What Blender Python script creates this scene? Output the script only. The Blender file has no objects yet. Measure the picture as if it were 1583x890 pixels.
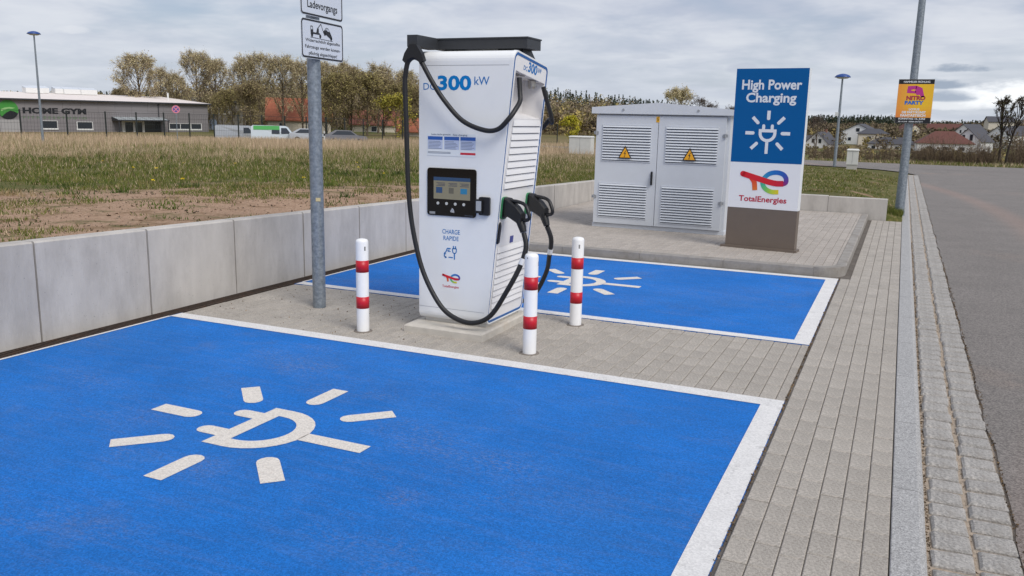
import bpy, math, random
import numpy as np
from mathutils import Vector, Matrix

SC = bpy.context.scene
COL = SC.collection
rnd = random.Random(7)

# ------------------------------------------------------------------ camera
cam = bpy.data.cameras.new('camera')
cam.sensor_fit = 'HORIZONTAL'
cam.sensor_width = 36.0
cam.lens = 29.91
cam.clip_start = 0.05
cam.clip_end = 6000
camo = bpy.data.objects.new('camera', cam)
COL.objects.link(camo)
R_ = Vector((0.91026594, 0.41352029, 0.02041758))
D_ = Vector((0.09882171, -0.1691137, -0.98062981))
F_ = Vector((-0.40205744, 0.89465162, -0.19480322))
camo.matrix_world = Matrix(((R_.x, -D_.x, -F_.x, 0.0), (R_.y, -D_.y, -F_.y, 0.0), (R_.z, -D_.z, -F_.z, 1.65), (0, 0, 0, 1)))
SC.camera = camo

# ------------------------------------------------------------------ exposure
SC.view_settings.view_transform = 'Standard'
SC.view_settings.look = 'None'
SC.view_settings.exposure = 0.27
SC.cycles.max_bounces = 5
SC.cycles.diffuse_bounces = 3
SC.cycles.glossy_bounces = 2
SC.cycles.caustics_reflective = False
SC.cycles.caustics_refractive = False
SC.view_settings.gamma = 1.0
SC.view_settings.use_curve_mapping = False

# ------------------------------------------------------------------ sun
SUN_EL, SUN_AZ = math.radians(46), math.radians(120)     # azimuth clockwise from +Y: over the right shoulder
sun = bpy.data.lights.new('sun', 'SUN')
sun.energy = 2.0
sun.angle = math.radians(28)
sun.color = (1.0, 0.96, 0.90)
suno = bpy.data.objects.new('sun', sun)
COL.objects.link(suno)
sd = Vector((math.sin(SUN_AZ) * math.cos(SUN_EL), math.cos(SUN_AZ) * math.cos(SUN_EL), math.sin(SUN_EL)))
suno.rotation_euler = sd.to_track_quat('Z', 'Y').to_euler()

# ------------------------------------------------------------------ sky
W = bpy.data.worlds.new('World')
SC.world = W
W.use_nodes = True
W.cycles.sampling_method = 'MANUAL'
W.cycles.sample_map_resolution = 256
nt = W.node_tree
nt.nodes.clear()
NN, LK = nt.nodes.new, nt.links.new


def wmath(op, a, b=None, c=None, clamp=False):
    n = NN('ShaderNodeMath'); n.operation = op; n.use_clamp = clamp
    for i, v in enumerate((a, b, c)):
        if v is None: continue
        if isinstance(v, (int, float)): n.inputs[i].default_value = v
        else: LK(v, n.inputs[i])
    return n.outputs[0]


def wmix(f, a, b):
    n = NN('ShaderNodeMix'); n.data_type = 'RGBA'
    if isinstance(f, (int, float)): n.inputs[0].default_value = f
    else: LK(f, n.inputs[0])
    for i, v in ((6, a), (7, b)):
        if isinstance(v, tuple): n.inputs[i].default_value = (*v, 1)
        else: LK(v, n.inputs[i])
    return n.outputs[2]


def wnoise(vec, scale, detail=6, rough=.55, dist=0.0):
    n = NN('ShaderNodeTexNoise'); n.inputs['Scale'].default_value = scale
    n.inputs['Detail'].default_value = detail; n.inputs['Roughness'].default_value = rough
    n.inputs['Distortion'].default_value = dist
    LK(vec, n.inputs['Vector'])
    return n.outputs['Fac']


def wstep(v, lo, hi):
    n = NN('ShaderNodeMapRange'); n.interpolation_type = 'SMOOTHSTEP'
    LK(v, n.inputs[0]); n.inputs[1].default_value = lo; n.inputs[2].default_value = hi
    return n.outputs[0]


tc = NN('ShaderNodeTexCoord')
sky = NN('ShaderNodeTexSky')
sky.sky_type = 'NISHITA'
sky.sun_disc = False
sky.sun_elevation = SUN_EL
sky.sun_rotation = SUN_AZ
sky.air_density = 1.0
sky.dust_density = 1.6
skys = NN('ShaderNodeVectorMath'); skys.operation = 'SCALE'
LK(sky.outputs[0], skys.inputs[0]); skys.inputs['Scale'].default_value = 0.085
sep = NN('ShaderNodeSeparateXYZ'); LK(tc.outputs['Generated'], sep.inputs[0])
zc = wmath('MAXIMUM', sep.outputs[2], 0.0)
den = wmath('ADD', zc, 0.16)
comb = NN('ShaderNodeCombineXYZ')
LK(wmath('DIVIDE', sep.outputs[0], den), comb.inputs[0]); LK(wmath('DIVIDE', sep.outputs[1], den), comb.inputs[1])
n1 = wnoise(comb.outputs[0], 0.75, 5, .56, .35)
n2 = wnoise(comb.outputs[0], 2.1, 4, .6, .2)
n3 = wnoise(comb.outputs[0], 0.33, 2, .5)
cover = wstep(wmath('ADD', wmath('MULTIPLY', n1, .75), wmath('MULTIPLY', n2, .25)), .34, .56)
bright = wstep(wmath('ADD', wmath('MULTIPLY', n2, .5), wmath('MULTIPLY', n3, .5)), .36, .64)
cloud = wmix(bright, (.415, .45, .55), (.635, .655, .705))
base = wmix(.55, skys.outputs[0], (.34, .40, .545))
col = wmix(wmath('MULTIPLY', cover, .88), base, cloud)
# low bright band of far cloud, all round the horizon
lowband = wmath('MULTIPLY', wmath('SUBTRACT', 1.0, wstep(zc, .0, .16)), .45)
col = wmix(lowband, col, (.56, .61, .665))


_mp = NN('ShaderNodeMapping'); _mp.inputs['Scale'].default_value = (1, 1, 2.6); LK(tc.outputs['Generated'], _mp.inputs[0])
PUFFN = wnoise(_mp.outputs[0], 26, 4, .62)


def puff(col, d, su, sv, colr, amt, seed):
    """a small separate cloud seen in direction d"""
    dv = Vector(d).normalized()
    right = Vector((dv.y, -dv.x, 0)).normalized()
    up = right.cross(dv)
    def dot(vec, off):
        n = NN('ShaderNodeVectorMath'); n.operation = 'DOT_PRODUCT'
        LK(tc.outputs['Generated'], n.inputs[0]); n.inputs[1].default_value = vec
        return wmath('DIVIDE', n.outputs['Value'], off)
    u, v = dot(right, su), dot(up, sv)
    fwd = NN('ShaderNodeVectorMath'); fwd.operation = 'DOT_PRODUCT'
    LK(tc.outputs['Generated'], fwd.inputs[0]); fwd.inputs[1].default_value = dv
    nz = PUFFN
    # flat base, lumpy top
    vb = wmath('MULTIPLY', v, wmath('ADD', 1.0, wmath('MULTIPLY', wmath('LESS_THAN', v, 0), .8)))
    r2 = wmath('ADD', wmath('MULTIPLY', u, u), wmath('MULTIPLY', vb, vb))
    f = wmath('ADD', wmath('SUBTRACT', 1.0, r2), wmath('MULTIPLY', wmath('SUBTRACT', nz, .5), 2.6))
    m = wmath('MULTIPLY', wmath('MULTIPLY', wstep(f, .0, .9), wmath('GREATER_THAN', fwd.outputs['Value'], .5)), amt)
    return wmix(m, col, colr)


for a in ((.088, .9956, .030, .060, .019, (.86, .88, .90), .95, 1.2),
          (.035, .999, .022, .05, .009, (.80, .82, .84), .6, 5.2),
          (.0511, .997, .0586, .036, .0065, (.27, .325, .41), .9, 2.1),
          (.0294, .9987, .0435, .034, .008, (.29, .345, .43), .95, 3.3),
          (.0396, .9988, .0300, .030, .0085, (.33, .385, .47), .95, 4.6),
          (-.775, .6273, .0780, .020, .006, (.66, .68, .72), .5, 6.4),
          (-.1693, .9839, .0581, .020, .008, (.40, .44, .53), .55, 7.7),
          (-.2715, .9598, .0712, .030, .005, (.44, .48, .56), .5, 8.8)):
    col = puff(col, a[:3], a[3], a[4], a[5], a[6], a[7])
bg = NN('ShaderNodeBackground'); bg.inputs['Strength'].default_value = 1.0
LK(col, bg.inputs['Color'])
wo = NN('ShaderNodeOutputWorld'); LK(bg.outputs[0], wo.inputs['Surface'])


# ------------------------------------------------------------------ helpers
def lin(r, g, b, k=1.0):
    f = lambda c: (c / 255 / 12.92 if c / 255 <= .04045 else ((c / 255 + .055) / 1.055) ** 2.4) * k
    return (min(f(r), .85), min(f(g), .85), min(f(b), .85))


MATS = {}


def mat(name, color, rough=.6, metal=0.0, var=.0, vscale=6.0, bump=0.0, bscale=60.0, color2=None, detail=6, tone=False, spec=.5, stain=None, coat=0.0, attr=None, stretch=None, bdist=.01):
    """procedural material: base colour with noise variation, optional second colour, fine bump"""
    if name in MATS: return MATS[name]
    m = bpy.data.materials.new(name); m.use_nodes = True
    t = m.node_tree; b = t.nodes['Principled BSDF']
    b.inputs['Roughness'].default_value = rough; b.inputs['Metallic'].default_value = metal
    b.inputs['Specular IOR Level'].default_value = spec
    b.inputs['Coat Weight'].default_value = coat
    N, L = t.nodes.new, t.links.new
    co = N('ShaderNodeTexCoord'); vec = co.outputs['Object']
    if stretch:
        mp = N('ShaderNodeMapping'); mp.inputs['Scale'].default_value = stretch; L(vec, mp.inputs[0]); vec = mp.outputs[0]
    def noise(s, d=detail, r=.6):
        n = N('ShaderNodeTexNoise'); n.inputs['Scale'].default_value = s; n.inputs['Detail'].default_value = d
        n.inputs['Roughness'].default_value = r; L(vec, n.inputs['Vector']); return n.outputs['Fac']
    def mixc(f, a, c, mode='MIX'):
        n = N('ShaderNodeMix'); n.data_type = 'RGBA'; n.blend_type = mode
        if isinstance(f, (int, float)): n.inputs[0].default_value = f
        else: L(f, n.inputs[0])
        for i, v in ((6, a), (7, c)):
            if isinstance(v, tuple): n.inputs[i].default_value = (*v[:3], 1)
            else: L(v, n.inputs[i])
        return n.outputs[2]
    def rng(v, lo, hi, a=0., c=1.):
        n = N('ShaderNodeMapRange'); L(v, n.inputs[0]); n.inputs[1].default_value = lo; n.inputs[2].default_value = hi
        n.inputs[3].default_value = a; n.inputs[4].default_value = c; return n.outputs[0]
    c = tuple(color)
    if attr:
        an = N('ShaderNodeAttribute'); an.attribute_name = attr; c = an.outputs['Color']
    if color2 is not None:
        c = mixc(rng(noise(vscale), .38, .62), c, tuple(color2))
    if tone:
        a = N('ShaderNodeAttribute'); a.attribute_name = 'tone'
        g = rng(a.outputs['Fac'], 0, 1, 0.90, 1.07)
        gc = N('ShaderNodeCombineColor'); [L(g, gc.inputs[i]) for i in range(3)]
        c = mixc(1.0, c, gc.outputs[0], 'MULTIPLY')
    if var:
        g = rng(noise(vscale * 1.7), .3, .7, 1 - var, 1 + var)
        gc = N('ShaderNodeCombineColor'); [L(g, gc.inputs[i]) for i in range(3)]
        c = mixc(1.0, c, gc.outputs[0], 'MULTIPLY')
    if stain:
        scol, sscale, lo, hi, amt = stain
        f = rng(noise(sscale, 8, .7), lo, hi, 0, amt)
        c = mixc(f, c, tuple(scol))
    if isinstance(c, tuple): b.inputs['Base Color'].default_value = (*c, 1)
    else: L(c, b.inputs['Base Color'])
    if bump:
        bn = N('ShaderNodeBump'); bn.inputs['Strength'].default_value = bump; bn.inputs['Distance'].default_value = bdist
        L(noise(bscale, 5, .65), bn.inputs['Height']); L(bn.outputs[0], b.inputs['Normal'])
    MATS[name] = m
    return m


class MB:
    """collects faces; build() makes ONE mesh object"""
    def __init__(s): s.v, s.f, s.t, s.sm, s._tone = [], [], [], [], None
    def add(s, vs, fs, smooth=False):
        o = len(s.v); s.v += [tuple(v) for v in vs]; s.f += [tuple(i + o for i in f) for f in fs]
        s.sm += [smooth] * len(fs); s.t += [0.5 if s._tone is None else s._tone] * len(fs)
        return s
    def box(s, x0, x1, y0, y1, z0, z1):
        return s.add([(x0, y0, z0), (x1, y0, z0), (x1, y1, z0), (x0, y1, z0), (x0, y0, z1), (x1, y0, z1), (x1, y1, z1), (x0, y1, z1)],
                     [(3, 2, 1, 0), (4, 5, 6, 7), (0, 1, 5, 4), (1, 2, 6, 5), (2, 3, 7, 6), (3, 0, 4, 7)])
    def cbox(s, x0, x1, y0, y1, z0, z1, c=.004):
        """box with chamfered top edges"""
        return s.add([(x0, y0, z0), (x1, y0, z0), (x1, y1, z0), (x0, y1, z0), (x0, y0, z1 - c), (x1, y0, z1 - c), (x1, y1, z1 - c), (x0, y1, z1 - c),
                      (x0 + c, y0 + c, z1), (x1 - c, y0 + c, z1), (x1 - c, y1 - c, z1), (x0 + c, y1 - c, z1)],
                     [(0, 1, 5, 4), (1, 2, 6, 5), (2, 3, 7, 6), (3, 0, 4, 7), (4, 5, 9, 8), (5, 6, 10, 9), (6, 7, 11, 10), (7, 4, 8, 11), (8, 9, 10, 11)])
    def prism(s, poly, h0, h1, axis='z', smooth=False):
        """poly: list of 2-D points, counter-clockwise; extruded along axis from h0 to h1"""
        n = len(poly)
        def P(p, h): return {'z': (p[0], p[1], h), 'y': (p[0], h, p[1]), 'x': (h, p[0], p[1])}[axis]
        vs = [P(p, h0) for p in poly] + [P(p, h1) for p in poly]
        s.add(vs, [tuple(range(n - 1, -1, -1)), tuple(range(n, 2 * n))])
        o = len(s.v) - 2 * n
        for i in range(n):
            j = (i + 1) % n; s.f.append((o + i, o + j, o + n + j, o + n + i)); s.sm.append(smooth); s.t.append(.5 if s._tone is None else s._tone)
        return s
    def tube(s, pts, r, n=8, cap=True, smooth=True):
        pts = [Vector(p) for p in pts]; k = len(pts)
        rs = r if isinstance(r, (list, tuple)) else [r] * k
        up = None; vs = []
        for i, p in enumerate(pts):
            d = (pts[min(i + 1, k - 1)] - pts[max(i - 1, 0)]).normalized()
            if up is None:
                up = Vector((0, 0, 1)) if abs(d.z) < .9 else Vector((1, 0, 0))
            a = d.cross(up).normalized(); b = a.cross(d).normalized(); up = b
            for j in range(n):
                t = 2 * math.pi * j / n
                vs.append(p + (a * math.cos(t) + b * math.sin(t)) * rs[i])
        fs = []
        for i in range(k - 1):
            for j in range(n):
                j2 = (j + 1) % n; fs.append((i * n + j, i * n + j2, (i + 1) * n + j2, (i + 1) * n + j))
        s.add(vs, fs, smooth)
        if cap:
            s.add(vs[:n], [tuple(range(n - 1, -1, -1))]); s.add(vs[-n:], [tuple(range(n))])      # caps have vertices of their own
        return s
    def lathe(s, prof, cx=0, cy=0, n=24, smooth=True):
        """prof: list of (radius, z)"""
        vs, fs = [], []
        for r, z in prof:
            for j in range(n):
                a = 2 * math.pi * j / n; vs.append((cx + r * math.cos(a), cy + r * math.sin(a), z))
        for i in range(len(prof) - 1):
            for j in range(n):
                j2 = (j + 1) % n; fs.append((i * n + j, i * n + j2, (i + 1) * n + j2, (i + 1) * n + j))
        s.add(vs, fs, smooth)
        s.add(vs[:n], [tuple(range(n - 1, -1, -1))]); s.add(vs[-n:], [tuple(range(n))])
        return s
    def xf(s, M, start=0):
        for i in range(start, len(s.v)): s.v[i] = tuple(M @ Vector(s.v[i]))
        return s
    def mesh(s, name, m):
        me = bpy.data.meshes.new(name)
        me.from_pydata(s.v, [], s.f)
        me.polygons.foreach_set('use_smooth', s.sm)
        if any(t != .5 for t in s.t):
            at = me.attributes.new('tone', 'FLOAT', 'FACE'); at.data.foreach_set('value', s.t)
        if m: me.materials.append(m)
        me.update()
        return me
    def build(s, name, m, parent=None, **kw):
        return link(name, s.mesh(name, m), parent, **kw)


def link(name, data, parent=None, loc=None, label=None, category=None, group=None, kind=None, rz=None):
    o = bpy.data.objects.new(name, data); COL.objects.link(o)
    if parent is not None: o.parent = parent
    if loc is not None: o.location = loc
    if rz is not None: o.rotation_euler = (0, 0, rz)
    if label: o['label'] = label
    if category: o['category'] = category
    if group: o['group'] = group
    if kind: o['kind'] = kind
    return o


def thing(name, label, category, loc=(0, 0, 0), rz=0.0, group=None):
    return link(name, None, None, loc, label, category, group, None, rz)


def copy_tree(o, parent=None):
    c = o.copy(); COL.objects.link(c); c.parent = parent
    for ch in o.children: copy_tree(ch, c)
    return c


def soup(name, tris, cols, m, parent=None, **kw):
    """triangle soup (n,3,3) with per-triangle colours (n,3) in attribute 'col'"""
    n = len(tris)
    me = bpy.data.meshes.new(name)
    me.vertices.add(n * 3); me.vertices.foreach_set('co', np.asarray(tris, np.float32).ravel())
    me.loops.add(n * 3); me.loops.foreach_set('vertex_index', np.arange(n * 3, dtype=np.int32))
    me.polygons.add(n); me.polygons.foreach_set('loop_start', np.arange(0, n * 3, 3, dtype=np.int32))
    me.polygons.foreach_set('loop_total', np.full(n, 3, np.int32))
    a = me.attributes.new('col', 'FLOAT_COLOR', 'FACE')
    c4 = np.ones((n, 4), np.float32); c4[:, :3] = cols; a.data.foreach_set('color', c4.ravel())
    me.update(calc_edges=True)
    if m: me.materials.append(m)
    return link(name, me, parent, **kw)


_tc = {}


def text_mesh(body, bold=0.0, align='LEFT', spacing=1.0):
    """letters as a flat outline: (vertices 2-D scaled to a unit box, faces)"""
    key = (body, bold, spacing, align)
    if key in _tc: return _tc[key]
    cu = bpy.data.curves.new('t', 'FONT'); cu.body = body; cu.offset = bold; cu.resolution_u = 3; cu.space_character = spacing; cu.align_x = align
    ob = bpy.data.objects.new('t', cu); COL.objects.link(ob)
    bpy.context.view_layer.update()
    dg = bpy.context.evaluated_depsgraph_get()
    me = bpy.data.meshes.new_from_object(ob.evaluated_get(dg))
    v = np.array([(q.co.x, q.co.y) for q in me.vertices]); f = [tuple(p.vertices) for p in me.polygons]
    bpy.data.objects.remove(ob); bpy.data.curves.remove(cu); bpy.data.meshes.remove(me)
    v = (v - v.min(0)) / (v.max(0) - v.min(0))
    _tc[key] = (v, f)
    return v, f


def text_on(mb, body, x0, x1, z0, z1, M, bold=0.0, shear=0.0, spacing=1.0, align='LEFT'):
    """letters fitted into the box x0..x1, z0..z1 of plane M (local x = right, y = up, z = out)"""
    v, f = text_mesh(body, bold, align, spacing)
    vs = [M @ Vector((x0 + p[0] * (x1 - x0) + shear * p[1] * (z1 - z0), z0 + p[1] * (z1 - z0), 0)) for p in v]
    return mb.add(vs, f)


def letters(parent, m, M, *rows):
    """each row of lettering is a part of its own: (text, x0, x1, z0, z1, bold)"""
    for r in rows:
        b = MB(); text_on(b, r[0], r[1], r[2], r[3], r[4], M, r[5] if len(r) > 5 else 0.0, spacing=r[6] if len(r) > 6 else 1.0); b.build('lettering', m, parent)


def poly_on(mb, pts, M, thick=0.0):
    n = len(pts)
    vs = [M @ Vector((p[0], p[1], 0)) for p in pts]
    return mb.add(vs, [tuple(range(n))])


def plane_matrix(o, right, up):
    r = Vector(right).normalized(); u = Vector(up).normalized(); n = r.cross(u).normalized()
    return Matrix(((r.x, u.x, n.x, o[0]), (r.y, u.y, n.y, o[1]), (r.z, u.z, n.z, o[2]), (0, 0, 0, 1)))


def rrect(x0, x1, z0, z1, r, n=5):
    out = []
    for cx, cz, a0 in ((x1 - r, z0 + r, -90), (x1 - r, z1 - r, 0), (x0 + r, z1 - r, 90), (x0 + r, z0 + r, 180)):
        for i in range(n + 1):
            a = math.radians(a0 + 90 * i / n); out.append((cx + r * math.cos(a), cz + r * math.sin(a)))
    return out


def slab(mb, poly, M, d0, d1):
    """2-D polygon on plane M, from depth d0 to d1 along its normal"""
    n = len(poly)
    vs = [M @ Vector((p[0], p[1], d0)) for p in poly] + [M @ Vector((p[0], p[1], d1)) for p in poly]
    return mb.add(vs, [tuple(range(n - 1, -1, -1)), tuple(range(n, 2 * n))] + [(i, (i + 1) % n, n + (i + 1) % n, n + i) for i in range(n)])


def spline(pts, n=8):
    """Catmull-Rom through points"""
    P = [Vector(p) for p in pts]; out = []
    for i in range(len(P) - 1):
        a, b, c, d = P[max(i - 1, 0)], P[i], P[i + 1], P[min(i + 2, len(P) - 1)]
        for k in range(n):
            t = k / n
            out.append(.5 * ((2 * b) + (c - a) * t + (2 * a - 5 * b + 4 * c - d) * t * t + (3 * b - a - 3 * c + d) * t ** 3))
    out.append(P[-1])
    return out


def polar(az, r, z=0.0):
    a = math.radians(az); return Vector((r * math.sin(a), r * math.cos(a), z))


def ribbon(mb_cols, pts, widths, cols, M):
    """flat coloured band along 2-D points: list of (quad, colour)"""
    P = [Vector((p[0], p[1])) for p in pts]; k = len(P)
    L, R = [], []
    for i in range(k):
        d = (P[min(i + 1, k - 1)] - P[max(i - 1, 0)]).normalized(); nn_ = Vector((-d.y, d.x)) * widths[i] / 2
        L.append(P[i] + nn_); R.append(P[i] - nn_)
    for i in range(k - 1):
        q = [M @ Vector((*p, 0)) for p in (R[i], R[i + 1], L[i + 1], L[i])]
        mb_cols.append((q, cols[i]))


def build_colored(name, quads, m, parent):
    vs, fs, cs = [], [], []
    for q, c in quads:
        o = len(vs); vs += [tuple(p) for p in q]; fs.append(tuple(range(o, o + len(q)))); cs.append((*c, 1))
    me = bpy.data.meshes.new(name); me.from_pydata(vs, [], fs)
    a = me.attributes.new('col', 'FLOAT_COLOR', 'FACE'); a.data.foreach_set('color', np.array(cs, np.float32).ravel())
    me.materials.append(m); me.update()
    return link(name, me, parent)


def plug_symbol(s):
    """the electric plug with seven rays, as 2-D polygons; 'up' is towards the prongs"""
    polys = []
    ro, ri, zt, th = .29, .19, .13, .10
    arc = lambda r, a0, a1, n: [(r * math.cos(math.radians(a0 + (a1 - a0) * i / n)), r * math.sin(math.radians(a0 + (a1 - a0) * i / n))) for i in range(n + 1)]
    oa, ia = arc(ro, 180, 360, 16), arc(ri, 180, 360, 16)
    outer = [(-ro, zt)] + oa + [(ro, zt)]; inner = [(-ri, zt - th)] + ia + [(ri, zt - th)]
    for i in range(len(outer) - 1): polys.append([outer[i], outer[i + 1], inner[i + 1], inner[i]])
    polys.append([(-ro, zt), (-ri, zt - th), (ri, zt - th), (ro, zt)])
    for sx in (-1, 1):
        cx = sx * .14
        polys.append([(cx - .05, zt), (cx + .05, zt)] + [(cx + .05 * math.cos(a), zt + .11 + .05 * math.sin(a)) for a in np.linspace(0, math.pi, 7)])
    polys.append([(-.05, -.67), (.05, -.67), (.05, -.283), (-.05, -.283)])
    for a in (0, 45, 90, 135, -45, -90, -135):
        t = math.radians(90 + a); dx, dy = math.cos(t), math.sin(t)
        q = [(.055, .73), (-.055, .73)] + [(-.055 * math.cos(b), .48 - .055 * math.sin(b)) for b in np.linspace(0, math.pi, 7)]
        # local (across, along) -> world
        polys.append([(dy * p[0] + dx * p[1], -dx * p[0] + dy * p[1]) for p in q])
    return [[(p[0] * s, p[1] * s) for p in q] for q in polys]


TE_E = [(.93, .40), (1.0, .46), (1.0, .62), (.93, .76), (.80, .82), (.66, .78), (.56, .66), (.50, .48), (.52, .30), (.60, .16), (.72, .09), (.86, .10)]
TE_EC = [lin(150, 30, 90), lin(110, 50, 140), lin(60, 80, 170), lin(25, 95, 180), lin(25, 110, 190), lin(30, 130, 190), lin(40, 160, 180), lin(70, 180, 140), lin(120, 195, 90), lin(190, 205, 50), lin(235, 200, 30)]


def energy_logo(name, M, w, h, m, parent):
    """red T bar running into a rainbow e"""
    quads = []
    asp = h
    def P(p): return (p[0] * w, p[1] * h)
    e = [Vector((*P(p), 0)) for p in TE_E]; es = spline(e, 4)
    cols = []
    for i in range(len(es) - 1):
        f = i / (len(es) - 1) * (len(TE_EC) - 1); k = int(f); t = f - k
        a, b = TE_EC[k], TE_EC[min(k + 1, len(TE_EC) - 1)]
        cols.append(tuple(a[j] * (1 - t) + b[j] * t for j in range(3)))
    wd = h * .17
    ribbon(quads, [(p.x, p.y) for p in es], [wd] * len(es), cols, M)
    bar = spline([Vector((*P(p), 0)) for p in ((.05, .72), (.18, .66), (.40, .56), (.62, .46), (.80, .41), (.95, .42))], 4)
    nb = len(bar)
    M2 = M @ Matrix.Translation((0, 0, .0008))
    ribbon(quads, [(p.x, p.y) for p in bar], [wd * 1.25] * nb, [tuple(lin(215 - 60 * max(0, i / nb - .6), 25, 40 + 60 * max(0, i / nb - .6))) for i in range(nb)], M2)
    quads.append(([M2 @ Vector((.05 * w + wd * .62 * math.cos(a), .72 * h + wd * .62 * math.sin(a), 0)) for a in np.linspace(0, 2 * math.pi, 13)[:-1]], lin(215, 25, 40)))
    st = spline([Vector((*P(p), 0)) for p in ((.24, .60), (.31, .44), (.33, .28), (.34, .12))], 4)
    ns = len(st)
    ribbon(quads, [(p.x, p.y) for p in st], [wd * 1.1] * ns, [lin(225, 60 + 70 * i / ns, 35) for i in range(ns)], M @ Matrix.Translation((0, 0, .0004)))
    return build_colored(name, quads, m, parent)

# ================================================================== SETTING
def vnoise(x, y, s, seed=0):
    """smooth value noise, numpy"""
    x = np.asarray(x, float) * s + 1000 + seed * 17.3; y = np.asarray(y, float) * s + 1000 + seed * 9.1
    xi, yi = np.floor(x), np.floor(y); fx, fy = x - xi, y - yi
    fx, fy = fx * fx * (3 - 2 * fx), fy * fy * (3 - 2 * fy)
    def hsh(a, b):
        q = np.sin(a * 127.1 + b * 311.7 + seed * 74.7) * 43758.5453
        return q - np.floor(q)
    return (hsh(xi, yi) * (1 - fx) + hsh(xi + 1, yi) * fx) * (1 - fy) + (hsh(xi, yi + 1) * (1 - fx) + hsh(xi + 1, yi + 1) * fx) * fy


def sstep(a, b, x):
    t = np.clip((np.asarray(x, float) - a) / (b - a), 0, 1); return t * t * (3 - 2 * t)


def wall_top(y): return .815 - .0207 * y


CROSS = [(45, 41.2), (10, 41.2), (0, 41.2), (-6, 42.2), (-12, 47), (-20, 57.5), (-28, 70), (-40, 84)]
CROSS_S = [(p.x, p.y) for p in spline([Vector((*p, 0)) for p in CROSS], 10)]


def cross_dist(x, y):
    x = np.asarray(x, float); y = np.asarray(y, float)
    d = np.full(np.broadcast(x, y).shape, 1e9)
    for (ax, ay), (bx, by) in zip(CROSS_S[:-1], CROSS_S[1:]):
        vx, vy = bx - ax, by - ay; L2 = vx * vx + vy * vy
        t = np.clip(((x - ax) * vx + (y - ay) * vy) / L2, 0, 1)
        d = np.minimum(d, np.hypot(x - ax - t * vx, y - ay - t * vy))
    return d


def land(x, y):
    """height of the natural ground"""
    x = np.asarray(x, float); y = np.asarray(y, float)
    r = np.hypot(x, y); az = np.degrees(np.arctan2(x, y))
    hl = np.interp(r, [0, 6.6, 10.6, 16.7, 30, 60, 110, 160, 250, 330, 450, 900, 3000], [.72, .65, .56, .43, .22, -.35, -1.35, -1.5, -1.0, 1.0, 3.0, 6.0, 6.0])
    hr = np.interp(r, [0, 16.7, 30, 38, 46, 60, 120, 330, 460, 640, 900, 3000], [.36, .34, .10, .0, -.05, -.7, -2.8, -6.6, -4.6, -3.5, -1.0, 4.0])
    t = sstep(-17, -6, az)
    h = hl * (1 - t) + hr * t
    # lawn sinks to the kerb on the right
    lawn = (y > 16.6) & (y < 46) & (x > -6)
    h = np.where(lawn, h * (1 - sstep(-1.3, .05, x)) + .015 * sstep(-1.3, .05, x), h)
    h = h + (vnoise(x, y, .35, 3) - .5) * .06 * (r > 6) + (vnoise(x, y, .05, 4) - .5) * .25 * (r > 40)
    # cross road cut into it
    cd = cross_dist(x, y)
    h0 = np.where(r < 46, 0.0, hl * (1 - t) + hr * t)
    k = sstep(2.6, 4.2, cd)
    h = np.where((y > 30), h * k + (h0 - .10) * (1 - k), h)
    corner = (x > -.15 - np.clip(y - 31, 0, 9) * .55) & (y > 31) & (y < 41) & (x < 7)
    h = np.where(corner, -.05, h)
    lot = ((x > -5.60) & (y < 16.70)) | ((x > .12) & (x < 7.2) & (y < 40))
    h = np.where(lot, -.05, h)
    return h


def axis(lo, hi, fine_lo, fine_hi, step, extra, growth=1.17):
    a = list(np.arange(fine_lo, fine_hi + 1e-6, step)); s = step; v = fine_hi
    while v < hi: s *= growth; v += s; a.append(v)
    s = step; v = fine_lo
    while v > lo: s *= growth; v -= s; a.append(v)
    for e in extra: a = [q for q in a if abs(q - e) > .03] + [e]
    return np.array(sorted(a))


gx = axis(-3500, 3500, -22, 9, .6, [-5.68, -5.62, -5.58, .10, .14, 7.15, 7.25])
gy = axis(-400, 3500, -4, 50, .6, [16.68, 16.72])
GX, GY = np.meshgrid(gx, gy)
GZ = land(GX, GY)
nx, ny = len(gx), len(gy)
me = bpy.data.meshes.new('ground')
vs = np.stack([GX.ravel(), GY.ravel(), GZ.ravel()], 1)
idx = np.arange(nx * ny).reshape(ny, nx)
fs = np.stack([idx[:-1, :-1].ravel(), idx[:-1, 1:].ravel(), idx[1:, 1:].ravel(), idx[1:, :-1].ravel()], 1)
me.from_pydata(vs.tolist(), [], fs.tolist())
me.polygons.foreach_set('use_smooth', [True] * len(fs))

# ground material: bare reddish soil by the wall, green strip, dry straw further out
gm = bpy.data.materials.new('field_ground'); gm.use_nodes = True
t_ = gm.node_tree; B_ = t_.nodes['Principled BSDF']; B_.inputs['Roughness'].default_value = .95; B_.inputs['Specular IOR Level'].default_value = .15
GN, GL = t_.nodes.new, t_.links.new
gco = GN('ShaderNodeTexCoord').outputs['Object']


def gnoise(s, d=6, r=.6):
    n = GN('ShaderNodeTexNoise'); n.inputs['Scale'].default_value = s; n.inputs['Detail'].default_value = d; n.inputs['Roughness'].default_value = r
    GL(gco, n.inputs['Vector']); return n.outputs['Fac']


def gmath(op, a, b=0.0):
    n = GN('ShaderNodeMath'); n.operation = op
    for i, v in enumerate((a, b)):
        if isinstance(v, (int, float)): n.inputs[i].default_value = v
        else: GL(v, n.inputs[i])
    return n.outputs[0]


def gstep(v, lo, hi):
    n = GN('ShaderNodeMapRange'); n.interpolation_type = 'SMOOTHSTEP'; GL(v, n.inputs[0]); n.inputs[1].default_value = lo; n.inputs[2].default_value = hi
    return n.outputs[0]


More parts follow.
